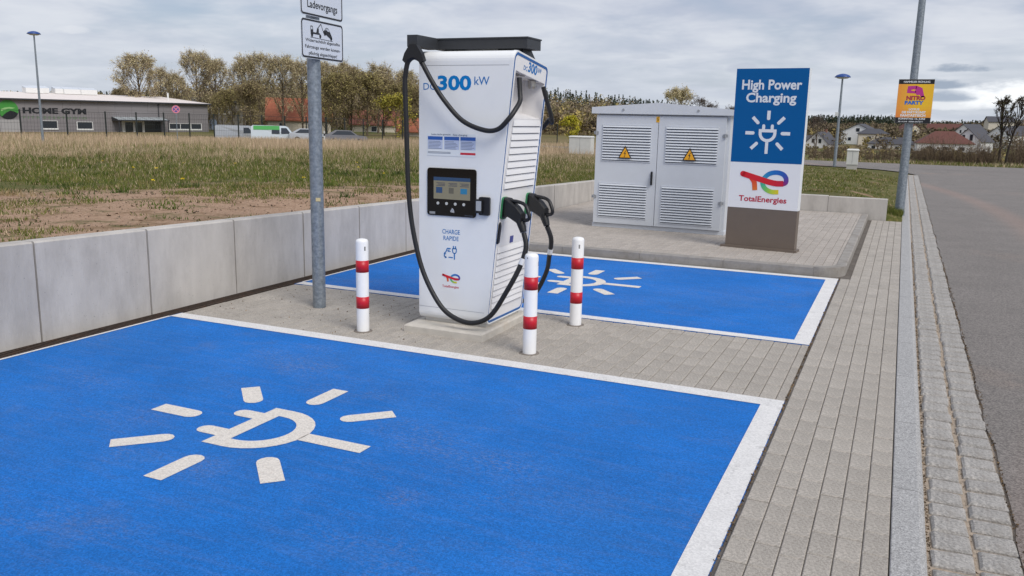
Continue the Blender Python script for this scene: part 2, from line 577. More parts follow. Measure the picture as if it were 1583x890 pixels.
def gmix(f, a, b):
    n = GN('ShaderNodeMix'); n.data_type = 'RGBA'
    if isinstance(f, float): n.inputs[0].default_value = f
    else: GL(f, n.inputs[0])
    for i, v in ((6, a), (7, b)):
        if isinstance(v, tuple): n.inputs[i].default_value = (*v, 1)
        else: GL(v, n.inputs[i])
    return n.outputs[2]


gsep = GN('ShaderNodeSeparateXYZ'); GL(gco, gsep.inputs[0])
gr = gmath('SQRT', gmath('ADD', gmath('MULTIPLY', gsep.outputs[0], gsep.outputs[0]), gmath('MULTIPLY', gsep.outputs[1], gsep.outputs[1])))
wob = gmath('MULTIPLY', gmath('SUBTRACT', gnoise(.35, 4), .5), 9.0)
rr = gmath('ADD', gr, wob)
soil = gmix(gstep(gnoise(30, 8, .75), .35, .65), lin(148, 118, 96, 1.0), lin(186, 158, 134, 1.0))
soil = gmix(gstep(gnoise(2.2, 5), .5, .72), soil, lin(120, 98, 70))
green = gmix(gstep(gnoise(9, 6), .35, .65), lin(76, 84, 42), lin(112, 104, 64))
dry = gmix(gstep(gnoise(3.5, 8, .7), .35, .65), lin(140, 122, 92), lin(104, 98, 62))
far = gmix(gstep(gnoise(.02, 4), .4, .6), lin(96, 100, 54), lin(122, 108, 76))
c_ = gmix(gstep(rr, 13.5, 17.0), soil, green)
# green patches inside the soil
c_ = gmix(gmath('MULTIPLY', gstep(gnoise(1.3, 5, .65), .55, .66), .75), c_, green)
c_ = gmix(gstep(rr, 23.0, 31.0), c_, dry)
# lawn behind the low wall and the right-hand verges stay green
lawnm = gmath('MULTIPLY', gstep(gsep.outputs[0], -9.0, -6.5), gstep(gsep.outputs[1], 15.5, 16.5))
lawnc = gmix(gstep(gnoise(1.1, 5, .65), .56, .66), green, soil)
c_ = gmix(lawnm, c_, lawnc)
c_ = gmix(gstep(gr, 90.0, 160.0), c_, far)
GL(c_, B_.inputs['Base Color'])
gb = GN('ShaderNodeBump'); gb.inputs['Strength'].default_value = .8; gb.inputs['Distance'].default_value = .03
GL(gnoise(22, 8, .7), gb.inputs['Height']); GL(gb.outputs[0], B_.inputs['Normal'])
me.materials.append(gm); me.update()
link('ground', me, None, kind='structure', label='field of bare soil, green strips and dry grass with lawn around the lot')

# ------------------------------------------------------------------ asphalt road
M_ASPH = mat('asphalt', lin(122, 116, 111), .80, var=.10, vscale=.7, bump=.9, bscale=210, detail=10, stain=(lin(168, 142, 122), .22, .58, .72, .35), spec=.5, bdist=.006)
# speckle of pale aggregate
t_ = M_ASPH.node_tree; B_ = t_.nodes['Principled BSDF']
src = B_.inputs['Base Color'].links[0].from_socket
vo = t_.nodes.new('ShaderNodeTexVoronoi'); vo.inputs['Scale'].default_value = 130
t_.links.new(t_.nodes.new('ShaderNodeTexCoord').outputs['Object'], vo.inputs['Vector'])
hs = t_.nodes.new('ShaderNodeSeparateColor'); t_.links.new(vo.outputs['Color'], hs.inputs[0])
mr = t_.nodes.new('ShaderNodeMapRange'); t_.links.new(hs.outputs[0], mr.inputs[0]); mr.inputs[3].default_value = .55; mr.inputs[4].default_value = 1.45
cc = t_.nodes.new('ShaderNodeCombineColor'); [t_.links.new(mr.outputs[0], cc.inputs[i]) for i in range(3)]
mx = t_.nodes.new('ShaderNodeMix'); mx.data_type = 'RGBA'; mx.blend_type = 'MULTIPLY'; mx.inputs[0].default_value = 1
t_.links.new(src, mx.inputs[6]); t_.links.new(cc.outputs[0], mx.inputs[7]); t_.links.new(mx.outputs[2], B_.inputs['Base Color'])

# pale red dirt track swept across the road by a turning vehicle
sx_ = t_.nodes.new('ShaderNodeSeparateXYZ'); t_.links.new(t_.nodes.new('ShaderNodeTexCoord').outputs['Object'], sx_.inputs[0])
def rmath(op, a, b=0.0):
    n = t_.nodes.new('ShaderNodeMath'); n.operation = op
    for i, v in enumerate((a, b)):
        if isinstance(v, (int, float)): n.inputs[i].default_value = v
        else: t_.links.new(v, n.inputs[i])
    return n.outputs[0]
ux = rmath('SUBTRACT', sx_.outputs[0], -52.55); uy = rmath('SUBTRACT', sx_.outputs[1], 15.67)
dr = rmath('ABSOLUTE', rmath('SUBTRACT', rmath('SQRT', rmath('ADD', rmath('MULTIPLY', ux, ux), rmath('MULTIPLY', uy, uy))), 54.64))
mr = t_.nodes.new('ShaderNodeMapRange'); mr.interpolation_type = 'SMOOTHSTEP'; t_.links.new(dr, mr.inputs[0]); mr.inputs[1].default_value = .42; mr.inputs[2].default_value = .02; mr.inputs[4].default_value = .22
mx2 = t_.nodes.new('ShaderNodeMix'); mx2.data_type = 'RGBA'; t_.links.new(mr.outputs[0], mx2.inputs[0]); t_.links.new(mx.outputs[2], mx2.inputs[6]); mx2.inputs[7].default_value = (*lin(176, 140, 122), 1)
t_.links.new(mx2.outputs[2], B_.inputs['Base Color'])

mb = MB()
edge = [(.598 + .006 * math.sin(y * 3.1) + .005 * math.sin(y * 7.7 + 1) + rnd.uniform(-.004, .004), y) for y in np.arange(-6, 33.01, .12)]
edge += [(.5, 34), (.1, 35.6), (-.8, 37.2), (-2.0, 38.1), (-3.2, 38.6), (-4, 38.9), (-4, 43.9), (0, 43.75), (7, 43.8), (7, 38.8), (7, -6)]
ev = [(x, y, -.018) for x, y in edge]
n = len(ev)
# triangulate as strip: left edge points to x=7 line
L_ = edge[:-11]
vs = [(x, y, -.018) for x, y in L_] + [(7.2, y, -.018) for x, y in L_]
k = len(L_)
mb.add(vs, [(i, k + i, k + i + 1, i + 1) for i in range(k - 1)])
CE = [(L_[-1][0], 33.0), (.5, 34), (.1, 35.6), (-.8, 37.1), (-2.0, 38.0), (-3.2, 38.5), (-4, 38.75), (-4.01, 39.2)]
for (xa, ya), (xb, yb) in zip(CE[:-1], CE[1:]): mb.add([(xa, ya, -.018), (7.2, ya, -.018), (7.2, yb, -.018), (xb, yb, -.018)], [(0, 1, 2, 3)])
road = mb.build('road', M_ASPH, kind='structure')
# cross street
mb = MB(); P_ = [Vector((*p, 0)) for p in CROSS_S]
Lp, Rp = [], []
for i, p in enumerate(P_):
    d = (P_[min(i + 1, len(P_) - 1)] - P_[max(i - 1, 0)]).normalized(); q = Vector((-d.y, d.x, 0))
    for s_, out in ((-2.5, Lp), (2.5, Rp)):
        w = p + q * s_; r = math.hypot(p.x, p.y)
        hz = 0.0 if r < 46 else float(land(p.x, p.y)) + .1
        out.append((w.x, w.y, hz - .014))
k = len(Lp)
mb.add(Lp + Rp, [(i, i + 1, k + i + 1, k + i) for i in range(k - 1)])
mb.build('road', M_ASPH, kind='structure', label='cross street running past the end of the lawn')

# ------------------------------------------------------------------ parking bays
M_BASE = mat('joint_sand', lin(104, 97, 90), .95, var=.25, vscale=8, bump=.6, bscale=150, stain=(lin(60, 54, 48), 3, .5, .7, .6))
MB().box(-5.38, .12, -4, 16.66, -.10, -.012).build('lot_base', M_BASE, kind='structure')
M_BLUE = mat('blue_bay_paint', lin(26, 114, 200, 1.0), .75, var=.13, vscale=.8, bump=1.0, bscale=230, detail=9, stain=(lin(120, 124, 138), 1.5, .58, .80, .42), bdist=.006, spec=.2)
M_WHITE_LINE = mat('white_road_paint', lin(226, 224, 222), .75, var=.05, vscale=5, bump=.8, bscale=220, stain=(lin(140, 138, 138), 9, .58, .74, .6), bdist=.005, spec=.3)
M_SYMB = mat('white_symbol_paint', lin(226, 219, 210), .8, var=.04, vscale=14, bump=.9, bscale=220, stain=(lin(186, 168, 150), 30, .52, .76, .4), bdist=.005, spec=.3)
# scuffed streaks of the blue coat: a second, stretched noise
t_ = M_BLUE.node_tree; B_ = t_.nodes['Principled BSDF']; src = B_.inputs['Base Color'].links[0].from_socket
co_ = t_.nodes.new('ShaderNodeTexCoord').outputs['Object']
mp = t_.nodes.new('ShaderNodeMapping'); mp.inputs['Scale'].default_value = (1.2, 9, 1); mp.inputs['Rotation'].default_value = (0, 0, .25); t_.links.new(co_, mp.inputs[0])
nz = t_.nodes.new('ShaderNodeTexNoise'); nz.inputs['Scale'].default_value = 2.0; nz.inputs['Detail'].default_value = 9; nz.inputs['Roughness'].default_value = .7; t_.links.new(mp.outputs[0], nz.inputs[0])
mr = t_.nodes.new('ShaderNodeMapRange'); t_.links.new(nz.outputs['Fac'], mr.inputs[0]); mr.inputs[1].default_value = .48; mr.inputs[2].default_value = .74; mr.inputs[4].default_value = .34
mx = t_.nodes.new('ShaderNodeMix'); mx.data_type = 'RGBA'; t_.links.new(mr.outputs[0], mx.inputs[0]); t_.links.new(src, mx.inputs[6]); mx.inputs[7].default_value = (*lin(96, 128, 186), 1)
vo = t_.nodes.new('ShaderNodeTexVoronoi'); vo.inputs['Scale'].default_value = 150; t_.links.new(co_, vo.inputs['Vector'])
hs = t_.nodes.new('ShaderNodeSeparateColor'); t_.links.new(vo.outputs['Color'], hs.inputs[0])
mr = t_.nodes.new('ShaderNodeMapRange'); t_.links.new(hs.outputs[0], mr.inputs[0]); mr.inputs[3].default_value = .78; mr.inputs[4].default_value = 1.2
cc = t_.nodes.new('ShaderNodeCombineColor'); [t_.links.new(mr.outputs[0], cc.inputs[i]) for i in range(3)]
m2 = t_.nodes.new('ShaderNodeMix'); m2.data_type = 'RGBA'; m2.blend_type = 'MULTIPLY'; m2.inputs[0].default_value = 1
last_ = mx.outputs[2]
for (big, lo, hi, fine, flo, fhi, amt, cl_) in ((.8, .50, .66, 30, .46, .62, .62, lin(140, 140, 150)), (1.9, .54, .68, 60, .48, .62, .6, lin(24, 66, 130)), (.45, .46, .64, 3.0, .3, .7, .5, lin(70, 128, 196))):
    fs_ = []
    for (sc_, a_, b_, st_) in ((big, lo, hi, (1, 1.6, 1)), (fine, flo, fhi, (1, 2.2, 1))):
        mp_ = t_.nodes.new('ShaderNodeMapping'); mp_.inputs['Scale'].default_value = st_; mp_.inputs['Location'].default_value = (3.7 * big, 1.3, 0); t_.links.new(co_, mp_.inputs[0])
        n_ = t_.nodes.new('ShaderNodeTexNoise'); n_.inputs['Scale'].default_value = sc_; n_.inputs['Detail'].default_value = 5; n_.inputs['Roughness'].default_value = .65; t_.links.new(mp_.outputs[0], n_.inputs[0])
        r_ = t_.nodes.new('ShaderNodeMapRange'); t_.links.new(n_.outputs['Fac'], r_.inputs[0]); r_.inputs[1].default_value = a_; r_.inputs[2].default_value = b_; fs_.append(r_.outputs[0])
    q_ = t_.nodes.new('ShaderNodeMath'); q_.operation = 'MULTIPLY'; t_.links.new(fs_[0], q_.inputs[0]); t_.links.new(fs_[1], q_.inputs[1])
    q2_ = t_.nodes.new('ShaderNodeMath'); q2_.operation = 'MULTIPLY'; t_.links.new(q_.outputs[0], q2_.inputs[0]); q2_.inputs[1].default_value = amt * .6
    x_ = t_.nodes.new('ShaderNodeMix'); x_.data_type = 'RGBA'; t_.links.new(q2_.outputs[0], x_.inputs[0]); t_.links.new(last_, x_.inputs[6]); x_.inputs[7].default_value = (*cl_, 1); last_ = x_.outputs[2]
# single dusty scuffs
for (px_, py_, rad_, amt) in ((-1.86, 3.00, .17, .8), (-3.63, 3.24, .28, .5), (-2.86, 2.86, .22, .45), (-1.2, 3.35, .35, .35), (-2.2, 7.6, .5, .4), (-1.3, 8.6, .6, .35)):
    ds_ = t_.nodes.new('ShaderNodeVectorMath'); ds_.operation = 'DISTANCE'; t_.links.new(co_, ds_.inputs[0]); ds_.inputs[1].default_value = (px_, py_, 0)
    r_ = t_.nodes.new('ShaderNodeMapRange'); r_.interpolation_type = 'SMOOTHSTEP'; t_.links.new(ds_.outputs['Value'], r_.inputs[0]); r_.inputs[1].default_value = rad_; r_.inputs[2].default_value = 0
    n_ = t_.nodes.new('ShaderNodeTexNoise'); n_.inputs['Scale'].default_value = 22; n_.inputs['Detail'].default_value = 7; n_.inputs['Roughness'].default_value = .7; t_.links.new(mp.outputs[0], n_.inputs[0])
    k_ = t_.nodes.new('ShaderNodeMapRange'); t_.links.new(n_.outputs['Fac'], k_.inputs[0]); k_.inputs[1].default_value = .50; k_.inputs[2].default_value = .60
    q_ = t_.nodes.new('ShaderNodeMath'); q_.operation = 'MULTIPLY'; t_.links.new(r_.outputs[0], q_.inputs[0]); t_.links.new(k_.outputs[0], q_.inputs[1])
    q2_ = t_.nodes.new('ShaderNodeMath'); q2_.operation = 'MULTIPLY'; t_.links.new(q_.outputs[0], q2_.inputs[0]); q2_.inputs[1].default_value = amt * .6
    x_ = t_.nodes.new('ShaderNodeMix'); x_.data_type = 'RGBA'; t_.links.new(q2_.outputs[0], x_.inputs[0]); t_.links.new(last_, x_.inputs[6]); x_.inputs[7].default_value = (*lin(156, 140, 124), 1); last_ = x_.outputs[2]
t_.links.new(last_, m2.inputs[6]); t_.links.new(cc.outputs[0], m2.inputs[7]); t_.links.new(m2.outputs[2], B_.inputs['Base Color'])

for (y0, y1, lab) in ((1.58, 5.20, 'near blue painted charging bay with white outline in front of the charger'), (6.68, 9.86, 'far blue painted charging bay between the charger and the paved island')):
    b = MB().box(-5.375, -.50, y0, y1, -.05, 0).build('parking_bay', M_BLUE, kind='structure', label=lab)
    ln = MB()
    z = .003
    yi0, yi1 = y0 + .135, y1 - .135
    if y0 > 6: yi0, yi1 = y0 + .115, y1 - .13
    def sheet(x0, x1, a, c): ln.add([(x0, a, z), (x1, a, z), (x1, c, z), (x0, c, z)], [(0, 1, 2, 3)])
    sheet(-5.36, -.502, yi1, y1 - .002); sheet(-5.36, -.502, y0 + .002, yi0); sheet(-.626, -.502, yi0, yi1); sheet(-5.372, -5.345, yi0, yi1)
    ln.build('bay_outline', M_WHITE_LINE, b)
    cy_ = (y0 + y1) / 2
    Mg = plane_matrix((-2.985 if y0 < 5 else -2.96, cy_, .0022), (0, 1, 0), (-1, 0, 0))
    sy = MB()
    for q in plug_symbol(1.0): poly_on(sy, q, Mg)
    sy.build('plug_symbol', M_SYMB, b)

# ------------------------------------------------------------------ paving of small concrete blocks
M_PAVER = mat('paver_concrete', lin(172, 165, 156), .9, var=.09, vscale=2.2, bump=1.0, bscale=150, tone=True, stain=(lin(104, 96, 90), 9, .62, .74, .5), bdist=.006, spec=.25)
M_PAVER2 = mat('island_paver_concrete', lin(172, 164, 156), .9, var=.08, vscale=1.8, bump=.7, bscale=130, tone=True, stain=(lin(120, 108, 96), 3.5, .62, .76, .4), bdist=.006, spec=.25)


def grain(m, scale, lo, hi):
    """fine mineral speckle"""
    t = m.node_tree; bs = t.nodes['Principled BSDF']; sc_ = bs.inputs['Base Color'].links[0].from_socket
    v = t.nodes.new('ShaderNodeTexVoronoi'); v.inputs['Scale'].default_value = scale; t.links.new(t.nodes.new('ShaderNodeTexCoord').outputs['Object'], v.inputs['Vector'])
    h = t.nodes.new('ShaderNodeSeparateColor'); t.links.new(v.outputs['Color'], h.inputs[0])
    r = t.nodes.new('ShaderNodeMapRange'); t.links.new(h.outputs[0], r.inputs[0]); r.inputs[3].default_value = lo; r.inputs[4].default_value = hi
    c = t.nodes.new('ShaderNodeCombineColor'); [t.links.new(r.outputs[0], c.inputs[i]) for i in range(3)]
    x = t.nodes.new('ShaderNodeMix'); x.data_type = 'RGBA'; x.blend_type = 'MULTIPLY'; x.inputs[0].default_value = 1
    t.links.new(sc_, x.inputs[6]); t.links.new(c.outputs[0], x.inputs[7]); t.links.new(x.outputs[2], bs.inputs['Base Color'])


grain(M_PAVER, 170, .78, 1.22); grain(M_PAVER2, 120, .82, 1.18); grain(M_WHITE_LINE, 150, .86, 1.08); grain(M_SYMB, 150, .84, 1.1)


def in_view(x, y, z=0):
    v = Vector((x, y, z - 1.65)); d = v.dot(F_)
    if d < .3: return False
    u, w = v.dot(R_) / d, v.dot(D_) / d
    return abs(u) < .62 and abs(w) < .355


def lay(name, cells, z, m, parent, limit=300):
    """cells: list of (x0,x1,y0,y1); the nearest in view are objects of their own, the rest one mesh"""
    cells = [c for c in cells if c[1] - c[0] > .02 and c[3] - c[2] > .02]
    key = lambda c: math.hypot((c[0] + c[1]) / 2, (c[2] + c[3]) / 2) + (0 if in_view((c[0] + c[1]) / 2, (c[2] + c[3]) / 2, z) else 1000)
    cells.sort(key=key)
    cache = {}
    g, gy_ = .0016, .0030
    rest = MB()
    for i, (x0, x1, y0, y1) in enumerate(cells):
        w, l = round(x1 - x0, 3), round(y1 - y0, 3)
        dz = rnd.uniform(-.0018, .0018)
        tone = min(1, max(0, rnd.gauss(.5, .17)))
        if i < limit:
            v = rnd.randrange(6); kk = (w, l, v)
            if kk not in cache:
                b = MB(); b._tone = [.2, .36, .46, .56, .66, .82][v] + .001
                b.cbox(-w / 2 + g, w / 2 - g, -l / 2 + gy_, l / 2 - gy_, -.05, 0, .0045)
                cache[kk] = b.mesh(name, m)
            link(name, cache[kk], parent, ((x0 + x1) / 2, (y0 + y1) / 2, z + dz))
        else:
            rest._tone = tone
            rest.cbox(x0 + g, x1 - g, y0 + gy_, y1 - gy_, z + dz - .05, z + dz, .0045)
    if rest.v: rest.build(name, m, parent, kind='stuff')


def bond(x0, x1, y0, y1, pw, plen, skip=None):
    out = []; k = 0; x = x0
    while x < x1 - 1e-4:
        xa, xb = x, min(x + pw, x1)
        y = y0 - (rnd.choice((0, .33, .5, .66)) * plen)
        while y < y1 - 1e-4:
            a, c = max(y, y0), min(y + plen, y1)
            if not (skip and skip((xa + xb) / 2, (a + c) / 2)): out.append((xa, xb, a, c))
            y += plen
        x += pw; k += 1
    return out


pav = MB().box(-5.38, .108, 1.0, 16.58, -.09, -.008).build('pavement', M_BASE, kind='structure', label='grey block paving around the charging bays')
cells = bond(-.486, .108, 1.3, 16.55, .099, .20, skip=lambda x, y: x < -.43 and y > 9.95)
cells += bond(-5.36, -.505, 5.205, 6.675, .1, .20)
lay('paver', cells, 0.0, M_PAVER, pav)

# ------------------------------------------------------------------ raised island with kerb
isl = MB().box(-5.50, -.56, 10.0, 16.59, -.02, .088).build('island', M_BASE, kind='structure', label='raised paved island carrying the transformer cabinet and the totem')
def island_skip(x, y): return x > -.56 - .0 or (x > -.76 and y < 10.22 and (x + .76) ** 2 + (10.22 - y) ** 2 > .2 ** 2)
lay('paver', bond(-5.50, -.56, 10.02, 16.58, .1, .20, island_skip), .1, M_PAVER2, isl)
M_KERBC = mat('concrete_kerb', lin(152, 147, 141), .9, var=.14, vscale=3, bump=.5, bscale=120, tone=True, stain=(lin(104, 94, 80), 6, .5, .72, .5))
for i in range(5):
    x1 = -.77 - i * 1.0; x0 = max(x1 - 1.0, -5.50)
    b = MB(); b._tone = .3 + .08 * ((i * 3) % 5) + .01
    b.cbox(x0 + .002, x1 - .002, 9.90, 10.015, -.05, .104, .012); b.build('kerb_stone', M_KERBC, isl)
arc = [(-.77 + .32 * math.sin(a), 10.22 - .32 * math.cos(a)) for a in np.linspace(0, math.pi / 2, 10)]
arci = [(-.77 + .205 * math.sin(a), 10.22 - .205 * math.cos(a)) for a in np.linspace(math.pi / 2, 0, 10)]
MB().prism(arc + arci, -.05, .104).build('kerb_stone', M_KERBC, isl, label='rounded corner kerb stone')
for i in range(7):
    y0 = 10.22 + i; y1 = min(y0 + 1, 16.56)
    b = MB(); b._tone = .3 + .08 * ((i * 2) % 5) + .01
    b.cbox(-.565, -.45, y0 + .002, y1 - .002, -.05, .104, .012); b.build('kerb_stone', M_KERBC, isl)

# ------------------------------------------------------------------ granite kerb and sett gutter along the road
M_GRANITE = mat('grey_granite', lin(166, 165, 164), .8, var=.38, vscale=110, bump=.5, bscale=140, detail=3, tone=True, stain=(lin(128, 116, 106), 4, .60, .78, .3), spec=.3)
grain(M_GRANITE, 190, .7, 1.28)
ker = MB().box(.110, .258, -3, 34, -.30, -.06).build('road_kerb', M_BASE, kind='structure', label='granite kerb between block paving and gutter')
y = 1.13; i = 0
while y < 33.5:
    b = MB(); b._tone = rnd.uniform(.35, .65); x0, x1 = .112, .246; g = .003
    prof = [(x0, -.08), (x1, -.08), (x1, -.022), (x1 - .010, -.006), (x1 - .026, .002), (x0 + .004, .003), (x0, -.001)]
    b.prism(prof, y + g, y + 1 - g, 'y')
    b.f = [tuple(reversed(f)) for f in b.f]
    b.build('kerb_stone', M_GRANITE, ker); y += 1.0
M_SETT = mat('gutter_granite', lin(164, 160, 155), .85, var=.24, vscale=40, bump=.9, bscale=60, detail=5, tone=True, stain=(lin(118, 102, 86), 9, .55, .75, .45), spec=.3)
grain(M_SETT, 150, .76, 1.22)
M_JOINT = mat('sandy_joint', lin(176, 160, 142), .95, var=.2, vscale=20, bump=1.0, bscale=110, stain=(lin(120, 110, 96), 6, .55, .7, .5))
gut = MB().box(.24, .615, -3, 34, -.20, -.031).build('gutter', M_JOINT, kind='structure', label='two rows of granite setts along the road edge')
setts = []
for (x0, x1) in ((.264, .412), (.430, .590)):
    y = 1.2 + rnd.random() * .1
    while y < 33.5:
        l = rnd.uniform(.135, .185)
        setts.append((x0 + rnd.uniform(-.007, .005), x1 + rnd.uniform(-.005, .008), y, y + l - .021)); y += l
setts.sort(key=lambda c: math.hypot(c[0], c[2]) + (0 if in_view(c[0], c[2]) else 1000))


def sett_into(b, x0, x1, y0, y1, zb, zt):
    """a cleft stone: domed, uneven top"""
    j = lambda s: rnd.uniform(-s, s)
    lo = [(x0, y0), (x1, y0), (x1, y1), (x0, y1)]
    c = .014
    ring = [(px + j(.003), py + j(.004)) for px, py in lo]
    mid = [(px + (c * .25 if k in (0, 3) else -c * .25), py + (c * .25 if k in (0, 1) else -c * .25)) for k, (px, py) in enumerate(ring)]
    top = [(px + (c if k in (0, 3) else -c), py + (c if k in (0, 1) else -c)) for k, (px, py) in enumerate(ring)]
    vs = [(*p, zb) for p in ring] + [(*p, zt - .010 + j(.001)) for p in mid] + [(*p, zt - .001 + j(.0022)) for p in top] + [((x0 + x1) / 2, (y0 + y1) / 2, zt + .002)]
    fs = []
    for q in range(4):
        r = (q + 1) % 4
        fs += [(q, r, 4 + r, 4 + q), (4 + q, 4 + r, 8 + r, 8 + q), (8 + q, 8 + r, 12)]
    b.add(vs, fs)


far_set = MB(); protos = []
for k in range(14):
    b = MB(); b._tone = rnd.uniform(.2, .85); w, l = (.136, .156)[k % 2], .148
    sett_into(b, -w / 2, w / 2, -l / 2, l / 2, -.06, 0); protos.append(b.mesh('sett', M_SETT))
for i, (x0, x1, y0, y1) in enumerate(setts):
    if i < 300:
        k = rnd.randrange(7) * 2 + (0 if x0 < .4 else 1)
        o = link('sett', protos[k], gut, ((x0 + x1) / 2, (y0 + y1) / 2, -.013 + rnd.uniform(-.004, .003)))
        o.scale = ((x1 - x0) / (.136, .156)[k % 2], (y1 - y0) / .148, 1)
        o.rotation_euler = (rnd.uniform(-.02, .02), rnd.uniform(-.02, .02), rnd.uniform(-.03, .03) + (math.pi if rnd.random() < .5 else 0))
    else:
        far_set._tone = rnd.uniform(.2, .85); sett_into(far_set, x0, x1, y0, y1, -.07, -.013 + rnd.uniform(-.004, .003))
far_set.build('sett', M_SETT, gut, kind='stuff')

# ------------------------------------------------------------------ concrete retaining walls
M_CONC = mat('cast_concrete', lin(188, 183, 177), .9, var=.12, vscale=2.2, bump=.25, bscale=60, tone=True, stain=(lin(146, 140, 134), 2.6, .46, .74, .6), detail=9, stretch=(1, 1, .35))
# drip streaks and pores of the cast faces
t_ = M_CONC.node_tree; B_ = t_.nodes['Principled BSDF']; src = B_.inputs['Base Color'].links[0].from_socket
co_ = t_.nodes.new('ShaderNodeTexCoord').outputs['Object']
def cnoise(sc, d, r, st):
    mp = t_.nodes.new('ShaderNodeMapping'); mp.inputs['Scale'].default_value = st; t_.links.new(co_, mp.inputs[0])
    n = t_.nodes.new('ShaderNodeTexNoise'); n.inputs['Scale'].default_value = sc; n.inputs['Detail'].default_value = d; n.inputs['Roughness'].default_value = r; t_.links.new(mp.outputs[0], n.inputs[0]); return n.outputs['Fac']
for (f, lo, hi, amt, cl_) in ((cnoise(5, 7, .7, (1, 1, .12)), .54, .76, .26, lin(132, 124, 116)), (cnoise(1.1, 8, .7, (1, 1, 1)), .50, .72, .35, lin(206, 200, 192)), (cnoise(55, 3, .6, (1, 1, 1)), .66, .72, .5, lin(110, 106, 102))):
    mr = t_.nodes.new('ShaderNodeMapRange'); t_.links.new(f, mr.inputs[0]); mr.inputs[1].default_value = lo; mr.inputs[2].default_value = hi; mr.inputs[4].default_value = amt
    mx = t_.nodes.new('ShaderNodeMix'); mx.data_type = 'RGBA'; t_.links.new(mr.outputs[0], mx.inputs[0]); t_.links.new(src, mx.inputs[6]); mx.inputs[7].default_value = (*cl_, 1); src = mx.outputs[2]
t_.links.new(src, B_.inputs['Base Color'])
wall = thing('retaining_wall', 'long concrete panel wall holding back the field on the left', 'wall', (-5.52, 0, 0))
for i in range(-1, 17):
    y0, y1 = 1.03 + (i - 1) * 1.0 + 1.0, 1.03 + i * 1.0 + 1.0
    if y0 > 16.5: break
    y1 = min(y1, 16.72)
    b = MB(); b._tone = .30 + .4 * rnd.random()
    g = .008; za, zb = wall_top(y0), wall_top(y1); c = .012
    X0, X1 = -.13, rnd.uniform(-.003, .003)
    prof = lambda z: [(X1, -.1), (X1, z - c), (X1 - c, z), (X0, z), (X0, -.1)]
    vs = [(px, y0 + g, pz) for px, pz in prof(za)] + [(px, y1 - g, pz) for px, pz in prof(zb)]
    b.add(vs, [(4, 3, 2, 1, 0), (5, 6, 7, 8, 9)] + [(q, (q + 1) % 5, 5 + (q + 1) % 5, 5 + q) for q in range(5)])
    b.f[-7:] = [tuple(reversed(f)) for f in b.f[-7:]]
    b.build('panel', M_CONC, wall)
MB().box(-.125, -.02, -1, 16.7, -.1, .46).build('joint_filler', M_BASE, wall)
bw = thing('retaining_wall', 'low concrete wall closing off the back of the paved island', 'wall', (0, 16.60, 0))
for i in range(6):
    x1 = -.15 - i * 1.0; x0 = max(x1 - 1.0, -5.50)
    b = MB(); b._tone = .45 + .25 * rnd.random()
    b.cbox(x0 + .003, x1 - .003, rnd.uniform(-.002, .002), .12, -.1, .385 + i * .01, .010); b.build('panel', M_CONC, bw)

# ------------------------------------------------------------------ slotted drain at the foot of the wall
M_IRON = mat('rusty_iron', lin(70, 58, 50), .75, .4, var=.35, vscale=20, bump=.4, bscale=90, stain=(lin(104, 70, 46), 6, .5, .7, .7))
drain = thing('drainage_channel', 'narrow rusty slotted drain at the foot of the concrete wall', 'drain', (-5.455, 0, 0))
MB().box(-.062, .074, -.5, 16.5, -.10, -.045).build('channel', mat('drain_dark', lin(34, 30, 28), .9), drain)
gm_ = MB(); gm_.box(-.060, -.048, 0, .995, -.03, .003); gm_.box(.056, .074, 0, .995, -.03, .003)
for k in range(36): gm_.box(-.048, .056, k * .0275 + .004, k * .0275 + .018, -.022, .000)
gme = gm_.mesh('grate', M_IRON)
for k in range(17): link('grate', gme, drain, (0, -.5 + k, 0))

# ================================================================== THE CHARGER
M_SHELL = mat('white_powder_coat', lin(236, 238, 243), .38, var=.02, vscale=3, bump=.05, bscale=180, coat=.15)
M_SHELL2 = mat('white_side_panel', lin(234, 233, 233), .45, var=.02, vscale=3)
M_TRIM = mat('blue_trim', lin(24, 92, 160), .4)
M_BLACK = mat('black_plastic', lin(24, 24, 26), .42, bump=.1, bscale=120)
M_ARM = mat('charcoal_coated_steel', lin(50, 52, 56), .5, var=.06, vscale=8)
M_RUBBER = mat('black_cable_rubber', lin(27, 27, 29), .5, bump=.08, bscale=140)
M_PRINT = mat('blue_print', lin(0, 122, 194), .55, spec=.2)
M_PRINT2 = mat('navy_print', lin(46, 120, 186), .55, spec=.2)
M_RED = mat('red_print', lin(206, 40, 58), .5)
M_GREYT = mat('grey_print', lin(110, 120, 140), .6)
M_COLP = mat('colour_print', (1, 1, 1), .5, attr='col')
M_FOUND = mat('pale_concrete', lin(196, 190, 180), .9, var=.10, vscale=7, bump=.5, bscale=90, stain=(lin(170, 148, 124), 5, .55, .75, .4))

found = thing('foundation', 'pale concrete foundation slab under the white fast charger', 'foundation', (-3.07, 6.0, 0))
MB().cbox(-.345, .335, -.445, .455, -.05, .062, .012).build('slab', M_FOUND, found)

CX, CY = -3.07, 5.72                         # charger origin: middle of the foot of its front
ch = thing('charging_station', 'tall white fast charger with screen, side louvres and black cable arm on a concrete base', 'charger', (CX, CY, 0))
ZB, ZT = .088, 2.137                          # body bottom, top of the hood
XL = -.305
def XR(z): return .290 + .19 * (z - .1) / 2.02    # the plug side leans outward
DEP = .675

# plinth of the cabinet
MB().prism([(-.27, .05), (.265, .05), (.265, DEP - .04), (-.27, DEP - .04)], .060, .115).build('plinth', mat('plinth_paint', lin(214, 210, 202), .6, var=.05, vscale=8), ch)


